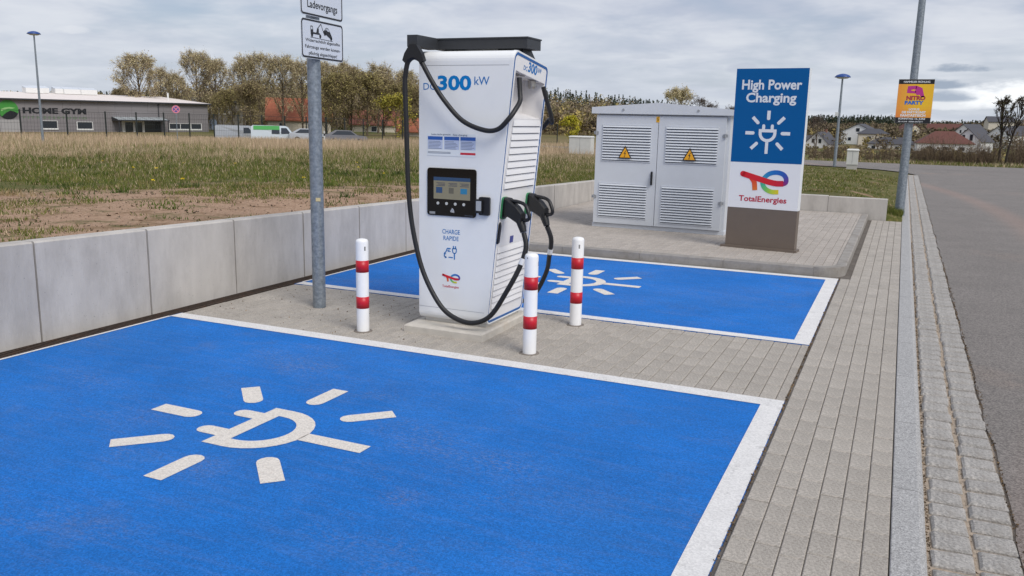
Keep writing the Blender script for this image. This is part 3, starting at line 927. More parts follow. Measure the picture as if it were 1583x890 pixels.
# side outline in (y, z): rounded foot, rounded hood, top falling to the back
def outline():
    pts = []
    def arc(cy, cz, r, a0, a1, n):
        for i in range(n + 1):
            a = math.radians(a0 + (a1 - a0) * i / n); pts.append((cy + r * math.cos(a), cz + r * math.sin(a)))
    arc(.055, ZB + .055, .055, 270, 180, 5)          # front foot
    arc(.075, ZT - .075, .075, 180, 98, 6)           # hood
    arc(DEP - .06, 2.005, .06, 82, 0, 5)         # back top
    arc(DEP - .06, ZB + .06, .06, 0, -90, 4)
    return pts


OUT = outline()
def clip_z(poly, z0, z1):
    """clip polygon (y,z) to z0..z1"""
    def cl(P, f, zc):
        o = []
        for i in range(len(P)):
            a, b = P[i - 1], P[i]; ia, ib = f(a[1]), f(b[1])
            if ia != ib:
                t = (zc - a[1]) / (b[1] - a[1]); o.append((a[0] + (b[0] - a[0]) * t, zc))
            if ib: o.append(b)
        return o
    return cl(cl(poly, lambda z: z >= z0, z0), lambda z: z <= z1, z1)


def body_piece(name, z0, z1, inset=0.0, m=M_SHELL, xr_off=0.0, y0=None, y1=None):
    P = clip_z(OUT, z0, z1); n = len(P)
    vs = [(XL, y, z) for y, z in P] + [(XR(z) - xr_off, y, z) for y, z in P]
    b = MB()
    b.add(vs, [tuple(range(n))], False)      # open on the plug side: the side panel closes it
    for i in range(n):
        j = (i + 1) % n
        flat = abs(P[i][1] - P[j][1]) < 1e-6
        b.f.append((j, i, n + i, n + j)); b.sm.append(False); b.t.append(.5)
    return b.build(name, m, ch)


SEAM_T, SEAM_B = 2.030, .184
SO = .030                                    # side skin stands back behind the rim
hood = body_piece('hood', SEAM_T + .002, ZT, xr_off=SO)
front = body_piece('front_panel', SEAM_B + .002, SEAM_T - .002, xr_off=SO)
foot = body_piece('foot_panel', ZB, SEAM_B - .002, xr_off=SO)
# dark seams behind the panel gaps
for zs in (SEAM_T, SEAM_B):
    MB().box(XL + .004, XR(zs) - SO - .004, .003, .03, zs - .006, zs + .006).build('panel_seam', mat('seam_grey', lin(176, 180, 186), .7), ch)

# --- plug side: plane leaning outward
S_UP = Vector((.19, 0, 2.02)).normalized()
SM = plane_matrix((XR(.1), 0, .1), (0, 1, 0), S_UP)      # local x = y from the front face, y = along the lean, z = outward
def side_poly(off):
    """outline shrunk by off, in side-plane coordinates"""
    yc = DEP / 2
    out = []
    for y, z in OUT:
        out.append((y, (z - .1) / S_UP.z))
    # shrink along vertex normals
    k = len(out); res = []
    for i in range(k):
        a, c = Vector(out[i - 1]), Vector(out[(i + 1) % k]); d = (c - a).normalized(); nrm = Vector((d.y, -d.x))
        p = Vector(out[i]) + nrm * off
        res.append((p.x, p.y))
    return res


o0, o1, o2 = side_poly(.0), side_poly(.012), side_poly(.030)
sgn = 1 if Vector(o1[8]).y < Vector(o0[8]).y else -1
if sgn < 0: o1, o2 = side_poly(-.012), side_poly(-.030)
k = len(o0)
def ringband(mb, A, B, da, db):
    vs = [SM @ Vector((*p, da)) for p in A] + [SM @ Vector((*p, db)) for p in B]
    mb.add(vs, [(i, (i + 1) % k, k + (i + 1) % k, k + i) for i in range(k)])
b = MB(); ringband(b, o0, o0, -SO, .001); ringband(b, o0, o1, .001, .001); b.build('rim', M_SHELL, ch)
# blue line: thin at the sides, broad over the top and along the foot
o1b = []
for i, (p, q) in enumerate(zip(o1, o2)):
    top = p[1] > 1.90 or (p[0] > .45 and p[1] > 1.80)
    bot = p[1] < .02
    t = 1.0 if (top or bot) else .5
    o1b.append((p[0] + (q[0] - p[0]) * t, p[1] + (q[1] - p[1]) * t))
b = MB(); ringband(b, o1, o1b, .001, .001); ringband(b, o1b, o1b, .001, -.004); b.build('blue_edge_line', M_TRIM, ch)
# inner skin of the side: full sheet with the hose recess left open
RZ0, RZ1a, RZ1b = 1.560, 1.905, 1.832       # recess: foot, ceiling front, ceiling back
RY0, RY1 = .062, .632
ins = o1b
b = MB()
def sp(y, t, d=-.002): return SM @ Vector((y, t, d))
# lower field below recess as one polygon (front/back/bottom follow the outline)
low = [p for p in ins if p[1] < RZ0]
ysort = sorted(low, key=lambda p: p[1])
fl = min(p[0] for p in ins); bk = max(p[0] for p in ins); bt = min(p[1] for p in ins)
lowpoly = clip_z(ins, -1, RZ0); highpoly = clip_z(ins, RZ0, 3)
b.add([sp(*p) for p in lowpoly], [tuple(range(len(lowpoly)))])
# cheeks and header round the recess
b.add([sp(fl, RZ0), sp(RY0, RZ0), sp(RY0, RZ1a), sp(fl, RZ1a)], [(0, 1, 2, 3)])
b.add([sp(RY1, RZ0), sp(bk, RZ0), sp(bk, RZ1b - .02), sp(RY1, RZ1b)], [(0, 1, 2, 3)])
head = [p for p in highpoly if not (p[1] <= RZ0 + 1e-6)]
hp = [(fl, RZ1a), (RY0, RZ1a), (RY1, RZ1b), (bk, RZ1b - .02)]
topc = [p for p in head if p[1] > RZ1b - .02 + 1e-4 or p[0] > .5]
topc = [p for p in topc if p[1] > (RZ1b - .015 if p[0] > .4 else RZ1a + .002)]
topc.sort(key=lambda p: -p[0])
b.add([sp(*p) for p in hp + topc], [tuple(range(len(hp) + len(topc)))])
b.f = [f for f in b.f]
b.build('side_panel', M_SHELL2, ch)
# recess walls
b = MB(); dd = -.16
R4 = [(RY0, RZ0), (RY1, RZ0), (RY1, RZ1b), (RY0, RZ1a)]
bk4 = [(RY0 + .02, RZ0 + .03), (RY1 - .02, RZ0 + .03), (RY1 - .02, RZ1b + .01), (RY0 + .02, RZ1a + .02)]
vs = [sp(*p, -.002) for p in R4] + [sp(*p, dd) for p in bk4]
b.add(vs, [(0, 1, 5, 4), (1, 2, 6, 5), (2, 3, 7, 6), (3, 0, 4, 7), (4, 5, 6, 7)])
b.build('cable_recess', mat('recess_paint', lin(226, 224, 224), .5), ch)

# gland holes in the recess ceiling
def ceil_pt(y, d):
    f = (y - RY0) / (RY1 - RY0); t = RZ1a + (RZ1b - RZ1a) * f
    return sp(y, t + .012 * (-d / .16) - .004, d)
for (y, d, r) in ((.17, -.085, .028), (.30, -.055, .022), (.33, -.115, .026)):
    ctr = ceil_pt(y, d); b = MB()
    b.add([ctr + Vector((r * math.cos(a), r * 1.3 * math.sin(a), -.002 - .12 * r * 1.3 * math.sin(a))) for a in np.linspace(0, 2 * math.pi, 15)[:-1]], [tuple(range(13, -1, -1))]); b.build('gland_hole', M_BLACK, ch)
M_STEEL = mat('brushed_steel', lin(190, 186, 180), .35, .8, var=.1, vscale=20)
for (y, d) in ((.085, -.08), (.53, -.07)):
    c_ = ceil_pt(y, d)
    b = MB().tube([c_ + Vector((0, 0, .0)), c_ + Vector((0, 0, -.045))], [.034, .034], 8); b.tube([c_ + Vector((0, 0, -.045)), c_ + Vector((0, 0, -.062))], [.027, .024], 12)
    b.build('cable_gland', M_STEEL, ch)

# louvre slats
def slats(t0, t1, n, y0a, y0b, y1):
    pitch = (t1 - t0) / n
    for i in range(n):
        t = t0 + i * pitch; f = i / max(n - 1, 1)
        ya, yb = y0a + (y0b - y0a) * f, y1
        b = MB()
        pr = [(t + .004, .0005), (t + .007, .0115), (t + pitch * .5, .0075), (t + pitch * .985, .0008)]
        vs = [SM @ Vector((ya, q, d)) for q, d in pr] + [SM @ Vector((yb, q, d)) for q, d in pr]
        b.add(vs, [(0, 4, 5, 1), (1, 5, 6, 2), (2, 6, 7, 3), (0, 1, 2, 3), (4, 7, 6, 5)])
        b.build('louvre_slat', M_SHELL2, ch)
slats(1.035, 1.552, 10, .060, .105, .622)
slats(.105, .592, 10, .050, .064, .622)
for t0, t1, n in ((1.035, 1.552, 10), (.105, .592, 10)):
    p_ = (t1 - t0) / n
    for i in range(n): b = MB(); b.add([SM @ Vector((y, t0 + i * p_ + dt, .0002)) for y, dt in ((.10, -.003), (.618, -.003), (.618, .006), (.10, .006))], [(0, 1, 2, 3)]); b.build('louvre_gap', mat('louvre_slot', lin(120, 120, 124), .8), ch)

# holsters, lock slot, sticker on the side
M_GREEN = mat('green_light_ring', lin(46, 122, 78), .4)
for yc in (.098, .555):
    b = MB(); slab(b, rrect(yc - .054, yc + .047, .811, .980, .028), SM, -.002, .012); b.build('holster_ring', M_GREEN, ch)
    b = MB(); slab(b, rrect(yc - .048, yc + .042, .818, .972, .024), SM, .0, .017); b.build('holster', M_BLACK, ch)
b = MB(); slab(b, [(.030, .625), (.062, .635), (.068, .76), (.050, .79), (.036, .775)], SM, 0, .012); b.build('lock_slot', M_BLACK, ch)
b = MB(); slab(b, [(.275, .605), (.335, .605), (.335, .658), (.275, .658)], SM, 0, .002); b.build('sticker', mat('violet_sticker', lin(74, 78, 140), .5), ch)
# lettering on the side header (follows the falling edge)
TM = SM @ Matrix.Translation((.195, 1.928, -.0006)) @ Matrix.Rotation(math.radians(-7), 4, 'Z')
letters(ch, M_PRINT2, TM, ('DC', .0, .072, -.012, .022, .01), ('300', .083, .258, -.012, .062, .03), ('kW', .270, .345, .018, .052, .01))

# --- front face decals
FM = plane_matrix((0, -.0012, 0), (1, 0, 0), (0, 0, 1)); z0 = .1
letters(ch, M_PRINT2, FM, ('DC', -.266, -.162, z0 + 1.753, z0 + 1.803, .0), ('kW', .163, .286, z0 + 1.790, z0 + 1.849, .005))
b = MB(); text_on(b, '300', -.145, .138, z0 + 1.749, z0 + 1.858, FM, .035); b.build('lettering', M_PRINT, ch)
letters(ch, M_PRINT2, FM, ('CHARGE', -.099, .054, z0 + .674, z0 + .709, .006), ('RAPIDE', -.088, .044, z0 + .624, z0 + .658, .006))
# sticker with instructions
st = MB(); slab(st, [(-.232, z0 + 1.265), (.186, z0 + 1.265), (.186, z0 + 1.435), (-.232, z0 + 1.435)], FM, 0, .001)
st = st.build('instruction_sticker', mat('sticker_white', lin(232, 236, 244), .5), ch)
M_HDR = mat('sticker_blue', lin(44, 96, 176), .5); M_PALE = mat('sticker_pale_blue', lin(196, 206, 230), .5); M_INK = mat('dark_ink', lin(58, 62, 84), .6)
ib = MB()
FM2 = plane_matrix((0, -.0030, 0), (1, 0, 0), (0, 0, 1)); FM3 = plane_matrix((0, -.0038, 0), (1, 0, 0), (0, 0, 1))
for k2, x0 in enumerate((-.226, -.085, .053)):
    x1 = x0 + .127
    hb, pb = MB(), MB(); hb.add([FM2 @ Vector(p) for p in ((x0, z0 + 1.384, 0), (x1, z0 + 1.384, 0), (x1, z0 + 1.410, 0), (x0, z0 + 1.410, 0))], [(0, 1, 2, 3)])
    pb.add([FM2 @ Vector(p) for p in ((x0, z0 + 1.315, 0), (x1, z0 + 1.315, 0), (x1, z0 + 1.383, 0), (x0, z0 + 1.383, 0))], [(0, 1, 2, 3)]); hb.build('header_block', M_HDR, st); pb.build('text_block', M_PALE, st)
    for q in range(6):
        zz = z0 + 1.374 - q * .0105; xe = x1 - rnd.uniform(.006, .05)
        ib.add([FM3 @ Vector(p) for p in ((x0 + .006, zz - .003, 0), (xe, zz - .003, 0), (xe, zz, 0), (x0 + .006, zz, 0))], [(0, 1, 2, 3)])
text_on(ib, 'Laden leicht gemacht', -.196, -.030, z0 + 1.4165, z0 + 1.431, FM3, .01); text_on(ib, 'Easy charging', -.010, .110, z0 + 1.4155, z0 + 1.430, FM3, .01)
for q in range(2): ib.add([FM3 @ Vector(p) for p in ((-.226, z0 + 1.293 - q * .009, 0), (-.03, z0 + 1.293 - q * .009, 0), (-.03, z0 + 1.296 - q * .009, 0), (-.226, z0 + 1.296 - q * .009, 0))], [(0, 1, 2, 3)])
ib.build('small_print', M_GREYT, st, kind='stuff')
b = MB(); b.add([FM2 @ Vector(p) for p in ((.053, z0 + 1.279, 0), (.180, z0 + 1.279, 0), (.180, z0 + 1.295, 0), (.053, z0 + 1.295, 0))], [(0, 1, 2, 3)]); b.build('red_bar', M_RED, st)

# screen unit
scr = MB(); slab(scr, rrect(-.228, .191, z0 + .812, z0 + 1.174, .022), FM, -.02, .007); scr = scr.build('screen_unit', mat('black_glass', lin(10, 10, 12), .12, spec=.4), ch)
FS = plane_matrix((0, -.0087, 0), (1, 0, 0), (0, 0, 1)); FS2 = plane_matrix((0, -.0093, 0), (1, 0, 0), (0, 0, 1)); FS3 = plane_matrix((0, -.0099, 0), (1, 0, 0), (0, 0, 1))
def quad(mb, x0, x1, a, c, M): mb.add([M @ Vector((x0, z0 + a, 0)), M @ Vector((x1, z0 + a, 0)), M @ Vector((x1, z0 + c, 0)), M @ Vector((x0, z0 + c, 0))], [(0, 1, 2, 3)])
def glow(name, c, e):
    m = mat(name, c, .25); bs = m.node_tree.nodes['Principled BSDF']; bs.inputs['Emission Color'].default_value = (*c, 1); bs.inputs['Emission Strength'].default_value = e; return m
b = MB(); quad(b, -.172, .142, .940, 1.106, FS); b.build('display', glow('display_beige', lin(112, 108, 92), .35), scr)
b = MB(); quad(b, -.172, .142, 1.079, 1.106, FS2); b.build('display_header', glow('display_navy', lin(38, 62, 92), .3), scr)
b = MB()
for x0 in (-.148, -.044, .056):
    for q in range(3): quad(b, x0 + .012 * (q % 2), x0 + .075, 1.060 - q * .010, 1.064 - q * .010, FS2)
b.build('display_text', M_INK, scr, kind='stuff')
b = MB(); quad(b, -.150, -.096, .985, 1.030, FS2); b.build('display_icon', glow('icon_blue', lin(40, 66, 100), .3), scr)
b = MB(); quad(b, -.040, .002, .985, 1.028, FS2); b.build('display_icon', glow('icon_grey', lin(84, 82, 74), .3), scr)
b = MB(); quad(b, .060, .116, .985, 1.026, FS2); b.build('display_icon', glow('icon_teal', lin(36, 104, 140), .3), scr)
M_BTN = mat('steel_button', lin(210, 212, 208), .3, .3)
for x in (-.133, -.058, .017, .090):
    b = MB(); slab(b, [(x + .0115 * math.cos(a), z0 + .907 + .0115 * math.sin(a)) for a in np.linspace(0, 2 * math.pi, 17)[:-1]], FM, .005, .011); b.build('button', M_BTN, scr)
M_W = mat('white_print', lin(225, 228, 232), .5)
b = MB()
for i in range(4):
    r = .009 + .008 * i
    for q in range(6):
        a0, a1 = math.radians(-5 + q * 11), math.radians(6 + q * 11)
        b.add([FS @ Vector((-.030 + rr_ * math.cos(a), z0 + .843 + rr_ * math.sin(a), 0)) for rr_, a in ((r, a0), (r + .004, a0), (r + .004, a1), (r, a1))], [(0, 1, 2, 3)])
b.build('contactless_mark', M_W, scr)
b = MB(); quad(b, -.208, -.158, .822, .840, FS); b.build('serial_label', mat('label_grey', lin(150, 152, 152), .5), scr)
b = MB(); text_on(b, 'hypercharger', .098, .172, z0 + .820, z0 + .829, FS); b.build('maker_mark', M_GREYT, scr)

# card reader
cr = MB(); slab(cr, rrect(.222, .310, z0 + .838, z0 + .974, .012), FM, -.01, .022); cr = cr.build('card_reader', M_BLACK, ch)
b = MB(); slab(b, rrect(.200, .258, z0 + .853, z0 + .957, .010), FM, -.002, .040); b.build('reader_hood', M_BLACK, cr)
b = MB(); slab(b, rrect(.210, .252, z0 + .872, z0 + .945, .004), FM, .038, .0425); b.build('reader_plate', mat('reader_grey', lin(176, 180, 184), .35, .2), cr)

# car with plug icon
b = MB()
def stroke(pts, w):
    for a, c in zip(pts[:-1], pts[1:]):
        a, c = Vector(a), Vector(c); d = (c - a).normalized(); n_ = Vector((-d.y, d.x)) * w / 2
        b.add([FM @ Vector((*(p), 0)) for p in (a - n_, c - n_, c + n_, a + n_)], [(0, 1, 2, 3)])
ic = lambda u, v: (-.082 + u * .110, z0 + .480 + v * .104)
stroke([ic(.52, .78), ic(.25, .78), ic(.14, .50), ic(.02, .42), ic(.02, .16), ic(.14, .12)], .009)
stroke([ic(.52, .56), ic(.30, .56), ic(.30, .66), ic(.45, .66)], .006); stroke([ic(.04, .36), ic(.16, .36)], .007); stroke([ic(.36, .12), ic(.70, .12)], .008)
stroke([ic(.06, .10), ic(.20, .10)], .012)
stroke([ic(.66, .80), ic(.98, .80), ic(.96, .55), ic(.90, .46), ic(.82, .44), ic(.74, .46), ic(.68, .55), ic(.66, .80)], .008)
stroke([ic(.74, .80), ic(.74, 1.0)], .009); stroke([ic(.90, .80), ic(.90, 1.0)], .009); stroke([ic(.82, .44), ic(.82, -.02)], .010)
b.build('car_plug_icon', M_PRINT2, ch)
energy_logo('company_logo', plane_matrix((-.098, -.0014, z0 + .292), (1, 0, 0), (0, 0, 1)), .150, .082, M_COLP, ch)
letters(ch, M_RED, FM, ('TotalEnergies', -.097, .048, z0 + .249, z0 + .272, .012))

# cable arm on top
arm = MB(); arm.box(-.29, .50, .18, .436, 2.160, 2.232); arm = arm.build('cable_arm', M_ARM, ch)
MB().box(-.296, .506, .174, .442, 2.232, 2.242).build('arm_lid', M_ARM, arm)
for (ya, yb) in ((-.130, .18), (.436, .74)):
    MB().box(-.330, -.245, ya, yb, 2.156, 2.241).build('arm_outrigger', M_ARM, arm)
b = MB(); b.add([(.18, .20, 2.04), (.46, .20, 2.02), (.46, .60, 1.97), (.18, .60, 1.97), (.24, .24, 2.162), (.44, .24, 2.162), (.44, .40, 2.162), (.24, .40, 2.162)], [(4, 5, 6, 7), (0, 1, 5, 4), (1, 2, 6, 5), (2, 3, 7, 6), (3, 0, 4, 7)]); b.build('arm_bracket', M_BLACK, arm)
b = MB(); b.box(-.22, -.10, .24, .38, 2.05, 2.162); b.build('arm_bracket', M_BLACK, arm)

# ------------------------------------------------------------------ cables with plugs
def plug(parent, o, yaw):
    """CCS plug hanging in its holster: nose, body sloping down, closed loop handle"""
    Mx = Matrix.Translation(o) @ Matrix.Rotation(yaw, 4, 'Z')
    pg = link('plug', None, parent)
    b = MB()
    # nose
    pr = [(-.01, .075, -.075), (.060, .070, -.070), (.085, .050, -.078), (.150, .018, -.105), (.205, -.030, -.150)]
    hw = [.036, .036, .034, .030, .025]
    vs = []
    for (x, zt, zb), w in zip(pr, hw):
        c = w * .35
        vs += [(x, -w, zb + c), (x, -w + c, zb), (x, w - c, zb), (x, w, zb + c), (x, w, zt - c), (x, w - c, zt), (x, -w + c, zt), (x, -w, zt - c)]
    fs = [tuple(range(7, -1, -1)), tuple(range(32, 40))]
    for i in range(4):
        for j in range(8):
            j2 = (j + 1) % 8; fs.append((i * 8 + j, i * 8 + j2, (i + 1) * 8 + j2, (i + 1) * 8 + j))
    b.add(vs, [tuple(reversed(f)) for f in fs]); b.xf(Mx); b.build('plug_body', M_BLACK, pg)
    b = MB().tube(spline([(.075, 0, .052), (.140, 0, .050), (.205, 0, .040), (.240, 0, .015), (.268, 0, -.040), (.266, 0, -.066), (.240, 0, -.078), (.195, 0, -.085)], 2), .0140, 8); b.xf(Mx); b.build('plug_handle', M_BLACK, pg)
    b = MB().tube([(.172, 0, -.085), (.198, 0, -.135), (.212, 0, -.170)], [.034, .030, .024], 10); b.xf(Mx); b.build('strain_relief', M_BLACK, pg)
    return Mx @ Vector((.214, 0, -.175))


def cable(label, pts, clamp, pl_o, pl_yaw, flip):
    t = thing('charging_cable', label, 'cable', (CX, CY, 0), group='cables of the charger')
    end = plug(t, pl_o, pl_yaw)
    up, dn = pts
    up = spline(up, 7); dn = spline(dn + [end], 7)
    MB().tube(up, .0180, 10).build('hose', M_RUBBER, t); MB().tube(dn, .0190, 10).build('hose', M_RUBBER, t)
    # white sleeve near the plug
    q = [p for p in dn][-14:-11]
    MB().tube(q, .0212, 10).build('sleeve', mat('white_sleeve', lin(220, 222, 226), .5), t)
    # saddle on the outrigger
    b = MB(); c = Vector(clamp)
    prof = [(-.028, .072), (.028, .072), (.072, .010), (.090, -.040), (.058, -.068)] + [(.052 * math.cos(a), -.062 + .042 * math.sin(a)) for a in np.linspace(.25, math.pi - .25, 7)] + [(-.058, -.068), (-.090, -.040), (-.072, .010)]
    prof = [(p[0], p[1]) for p in prof]
    b.prism(prof, -.022, .022, 'y'); b.f = [tuple(reversed(f)) for f in b.f]; b.xf(Matrix.Translation(c)); b.build('saddle', M_BLACK, t)
    return t


P1 = Vector((XR(1.0) + .004, .098, 1.000)); P2 = Vector((XR(1.0) + .004, .555, 1.000))
front_up = [(.478, .098, 1.945), (.492, .085, 1.84), (.505, .06, 1.78), (.500, -.01, 1.715), (.470, -.055, 1.650), (.390, -.065, 1.575), (.275, -.065, 1.567), (.105, -.07, 1.630), (-.040, -.08, 1.770), (-.140, -.10, 1.915), (-.215, -.115, 2.045), (-.243, -.118, 2.072), (-.276, -.120, 2.083)]
front_dn = [(-.276, -.120, 2.083), (-.306, -.120, 2.072), (-.333, -.120, 2.040), (-.350, -.12, 1.965), (-.356, -.12, 1.885), (-.347, -.12, 1.65), (-.340, -.12, 1.40), (-.326, -.12, 1.07), (-.284, -.12, .775), (-.198, -.12, .480), (-.055, -.12, .243), (.085, -.12, .147), (.240, -.115, .128), (.375, -.100, .200), (.490, -.075, .390), (.570, -.030, .570), (.606, .000, .720)]
t1 = cable('black hose looped across the front of the charger to the nearer plug', (front_up, front_dn), (-.276, -.120, 2.100), P1, math.radians(-22), False)
mir = lambda pts: [(x, DEP - y, z) for x, y, z in pts]
back_up = mir(front_up); back_up[0:4] = [(.478, .56, 1.90), (.500, .585, 1.80), (.520, .62, 1.70), (.520, .66, 1.63)]
back_dn = mir(front_dn); back_dn[-4:] = [(.375, .76, .22), (.500, .68, .42), (.575, .55, .58), (.606, .50, .72)]
t2 = cable('black hose hanging behind the charger down to the farther plug', (back_up, back_dn), (-.276, DEP + .120, 2.100), P2, math.radians(-22), True)

# ================================================================== BOLLARDS
M_BOLW = mat('white_bollard_paint', lin(238, 238, 240), .4, var=.03, vscale=9, coat=.1, stain=(lin(190, 184, 174), 8, .68, .82, .2))
M_BOLR = mat('red_reflective_band', lin(190, 22, 40), .4, var=.05, vscale=12)
def bollard():
    t = thing('bollard', 'x', 'bollard', (0, 0, 0), group='white and red bollards around the charger')
    MB().lathe([(.049, -.05), (.049, .700), (.047, .712), (.040, .722), (.020, .728), (.001, .730)], n=28).build('post', M_BOLW, t)
    for z in (.186, .470): MB().lathe([(.0495, z), (.0500, z), (.0500, z + .092), (.0495, z + .092)], n=28).build('red_band', M_BOLR, t)
    b = MB()
    b.add([(.0492 * math.cos(a), .0492 * math.sin(a), z) for a, z in ((-2.55, .692), (-2.45, .692), (-2.45, .704), (-2.55, .704))], [(0, 1, 2, 3)]); b.add([(.0492 * math.cos(a), .0492 * math.sin(a), z) for a, z in ((-.62, .640), (-.38, .640), (-.38, .672), (-.62, .672))], [(0, 1, 2, 3)])
    b.build('lock_hole', M_BLACK, t)
    MB().lathe([(.075, -.01), (.072, .003), (.0495, .0045)], n=20).build('collar', mat('collar_mortar', lin(120, 112, 104), .9, var=.2, vscale=30), t)
    return t
b0 = bollard(); b0.location = (-3.705, 5.42, 0); b0['label'] = 'white bollard with two red bands, left of the charger beside the sign post'
for loc, lab, rz in (((-2.302, 5.45, 0), 'white bollard with two red bands, nearest the camera in front of the plugs', .7), ((-2.312, 6.43, 0), 'white bollard with two red bands, standing against the far blue bay', -.5)):
    c = copy_tree(b0); c.location = loc; c['label'] = lab; c.rotation_euler = (0, 0, rz)

# ================================================================== SIGN POST
M_GALV = mat('galvanised_steel', lin(150, 158, 166), .5, .55, var=.22, vscale=26, bump=.1, bscale=80, color2=lin(128, 137, 146), detail=5)
sp_ = thing('sign_post', 'galvanised post with two white towing signs by the wall', 'sign post', (-4.52, 5.95, 0), 0)
MB().tube([(0, 0, -.1), (0, 0, 1.0), (0, 0, 3.0)], [.0555, .0555, .0545], 20).build('pole', M_GALV, sp_)
b = MB(); slab(b, [(-.02, 0), (.02, 0), (.02, .03), (-.02, .03)], plane_matrix((.042, -.040, .93), (.7, .7, 0), (0, 0, 1)), 0, .002); b.build('paper_scrap', mat('beige_scrap', lin(196, 182, 140), .8), sp_)
M_SIGNW = mat('sign_white', lin(208, 214, 224), .35, spec=.4); M_SIGNB = mat('sign_black', lin(22, 24, 30), .45)
SA = math.radians(96)
def sign_plate(zb, zt, lab):
    Ms = plane_matrix((.062 * math.sin(SA) , -.062 * math.cos(SA) , 0), (math.cos(SA), math.sin(SA), 0), (0, 0, 1))
    p = MB(); slab(p, rrect(-.285, .375, zb, zt, .035), Ms, 0, .004); p = p.build('sign_plate', M_SIGNW, sp_, label=lab)
    fr = MB(); A, Bq = rrect(-.281, .371, zb + .004, zt - .004, .032), rrect(-.267, .357, zb + .018, zt - .018, .022)
    k3 = len(A); fr.add([Ms @ Vector((*q, .0052)) for q in A] + [Ms @ Vector((*q, .0052)) for q in Bq], [(i, (i + 1) % k3, k3 + (i + 1) % k3, k3 + i) for i in range(k3)])
    fr.build('black_border', M_SIGNB, p)
    cl = MB(); cl.tube([(0, 0, (zb + zt) / 2 - .02), (0, 0, (zb + zt) / 2 + .02)], .060, 16); cl.build('clamp', M_GALV, p)
    return p, Ms @ Matrix.Translation((0, 0, .0054))
p, Ms = sign_plate(2.098, 2.408, 'lower white sign with tow truck and three lines of text')
letters(p, M_SIGNB, Ms, ('Widerrechtlich abgestellte', -.225, .318, 2.222, 2.254, .008), ('Fahrzeuge werden kosten-', -.232, .325, 2.170, 2.204, .008), ('pflichtig abgeschleppt!', -.180, .268, 2.120, 2.154, .008))
b = MB()
def sg(*pts): b.add([Ms @ Vector((x, 2.268 + z, 0)) for x, z in pts], [tuple(range(len(pts)))])
sg((-.145, .022), (-.105, .022), (-.105, .050), (-.112, .088), (-.145, .088)); sg((-.105, .026), (-.005, .026), (-.005, .040), (-.105, .040)); sg((-.06, .04), (-.02, .04), (-.02, .075), (-.045, .072))
sg((-.05, .070), (-.042, .066), (.018, .112), (.014, .118)); sg((.014, .112), (.020, .114), (.050, .062), (.044, .060))
for cx_ in (-.125, .002): sg(*[(cx_ + .016 * math.cos(a), .016 + .016 * math.sin(a)) for a in np.linspace(0, 2 * math.pi, 13)[:-1]])
sg((.045, .058), (.075, .075), (.095, .094), (.130, .090), (.165, .055), (.188, .030), (.195, .008), (.175, .004), (.10, .034), (.055, .044))
for cx_, cz_ in ((.076, .042), (.176, .010)): sg(*[(cx_ + .015 * math.cos(a), cz_ + .015 * math.sin(a)) for a in np.linspace(0, 2 * math.pi, 13)[:-1]])
sg((-.15, -.004), (.20, -.010), (.20, -.006), (-.15, .0))
b.build('tow_pictogram', M_SIGNB, p)
for q in (((.092, .086), (.108, .088), (.100, .072), (.086, .074)), ((.114, .086), (.128, .084), (.146, .064), (.112, .068)), ((-.138, .060), (-.118, .060), (-.118, .080), (-.138, .080))):
    b = MB(); b.add([Ms @ Vector((x, 2.268 + z, .0004)) for x, z in q], [(0, 1, 2, 3)]); b.build('pictogram_window', M_SIGNW, p)
p, Ms = sign_plate(2.432, 2.85, 'upper white sign reading Ladevorgangs, cut off by the picture edge')
letters(p, M_SIGNB, Ms, ('Ladevorgangs', -.185, .285, 2.475, 2.555, .014))

# ================================================================== TRANSFORMER CABINET
M_CAB = mat('light_grey_cabinet_paint', lin(204, 208, 214), .45, var=.03, vscale=2.5, bump=.04, bscale=90, stain=(lin(170, 168, 164), 2.5, .62, .8, .25))
M_CABD = mat('louvre_dark', lin(92, 98, 108), .7)
tr = thing('transformer_cabinet', 'light grey two-door transformer cabinet with louvred doors on the paved island', 'cabinet', (-3.165, 12.05, .1))
MB().box(-.955, .975, .045, 1.15, .055, 1.66).build('housing', M_CAB, tr)
MB().box(-.970, .985, .030, 1.16, .0, .055).build('plinth', M_CAB, tr)
b = MB(); prof = [(-1.02, 1.655), (1.03, 1.655), (1.03, 1.735), (.02, 1.815), (-.06, 1.815), (-1.02, 1.745)]
b.prism(prof, -.03, 1.20, 'y'); b.f = [tuple(reversed(f)) for f in b.f]; rf = b.build('roof', M_CAB, tr)
for x in (-.54, .54):
    c_ = MB(); c_.tube([(x, -.028, 1.715), (x, -.040, 1.715)], .016, 12); c_.build('lifting_bolt', mat('bolt_grey', lin(150, 152, 156), .5), rf)
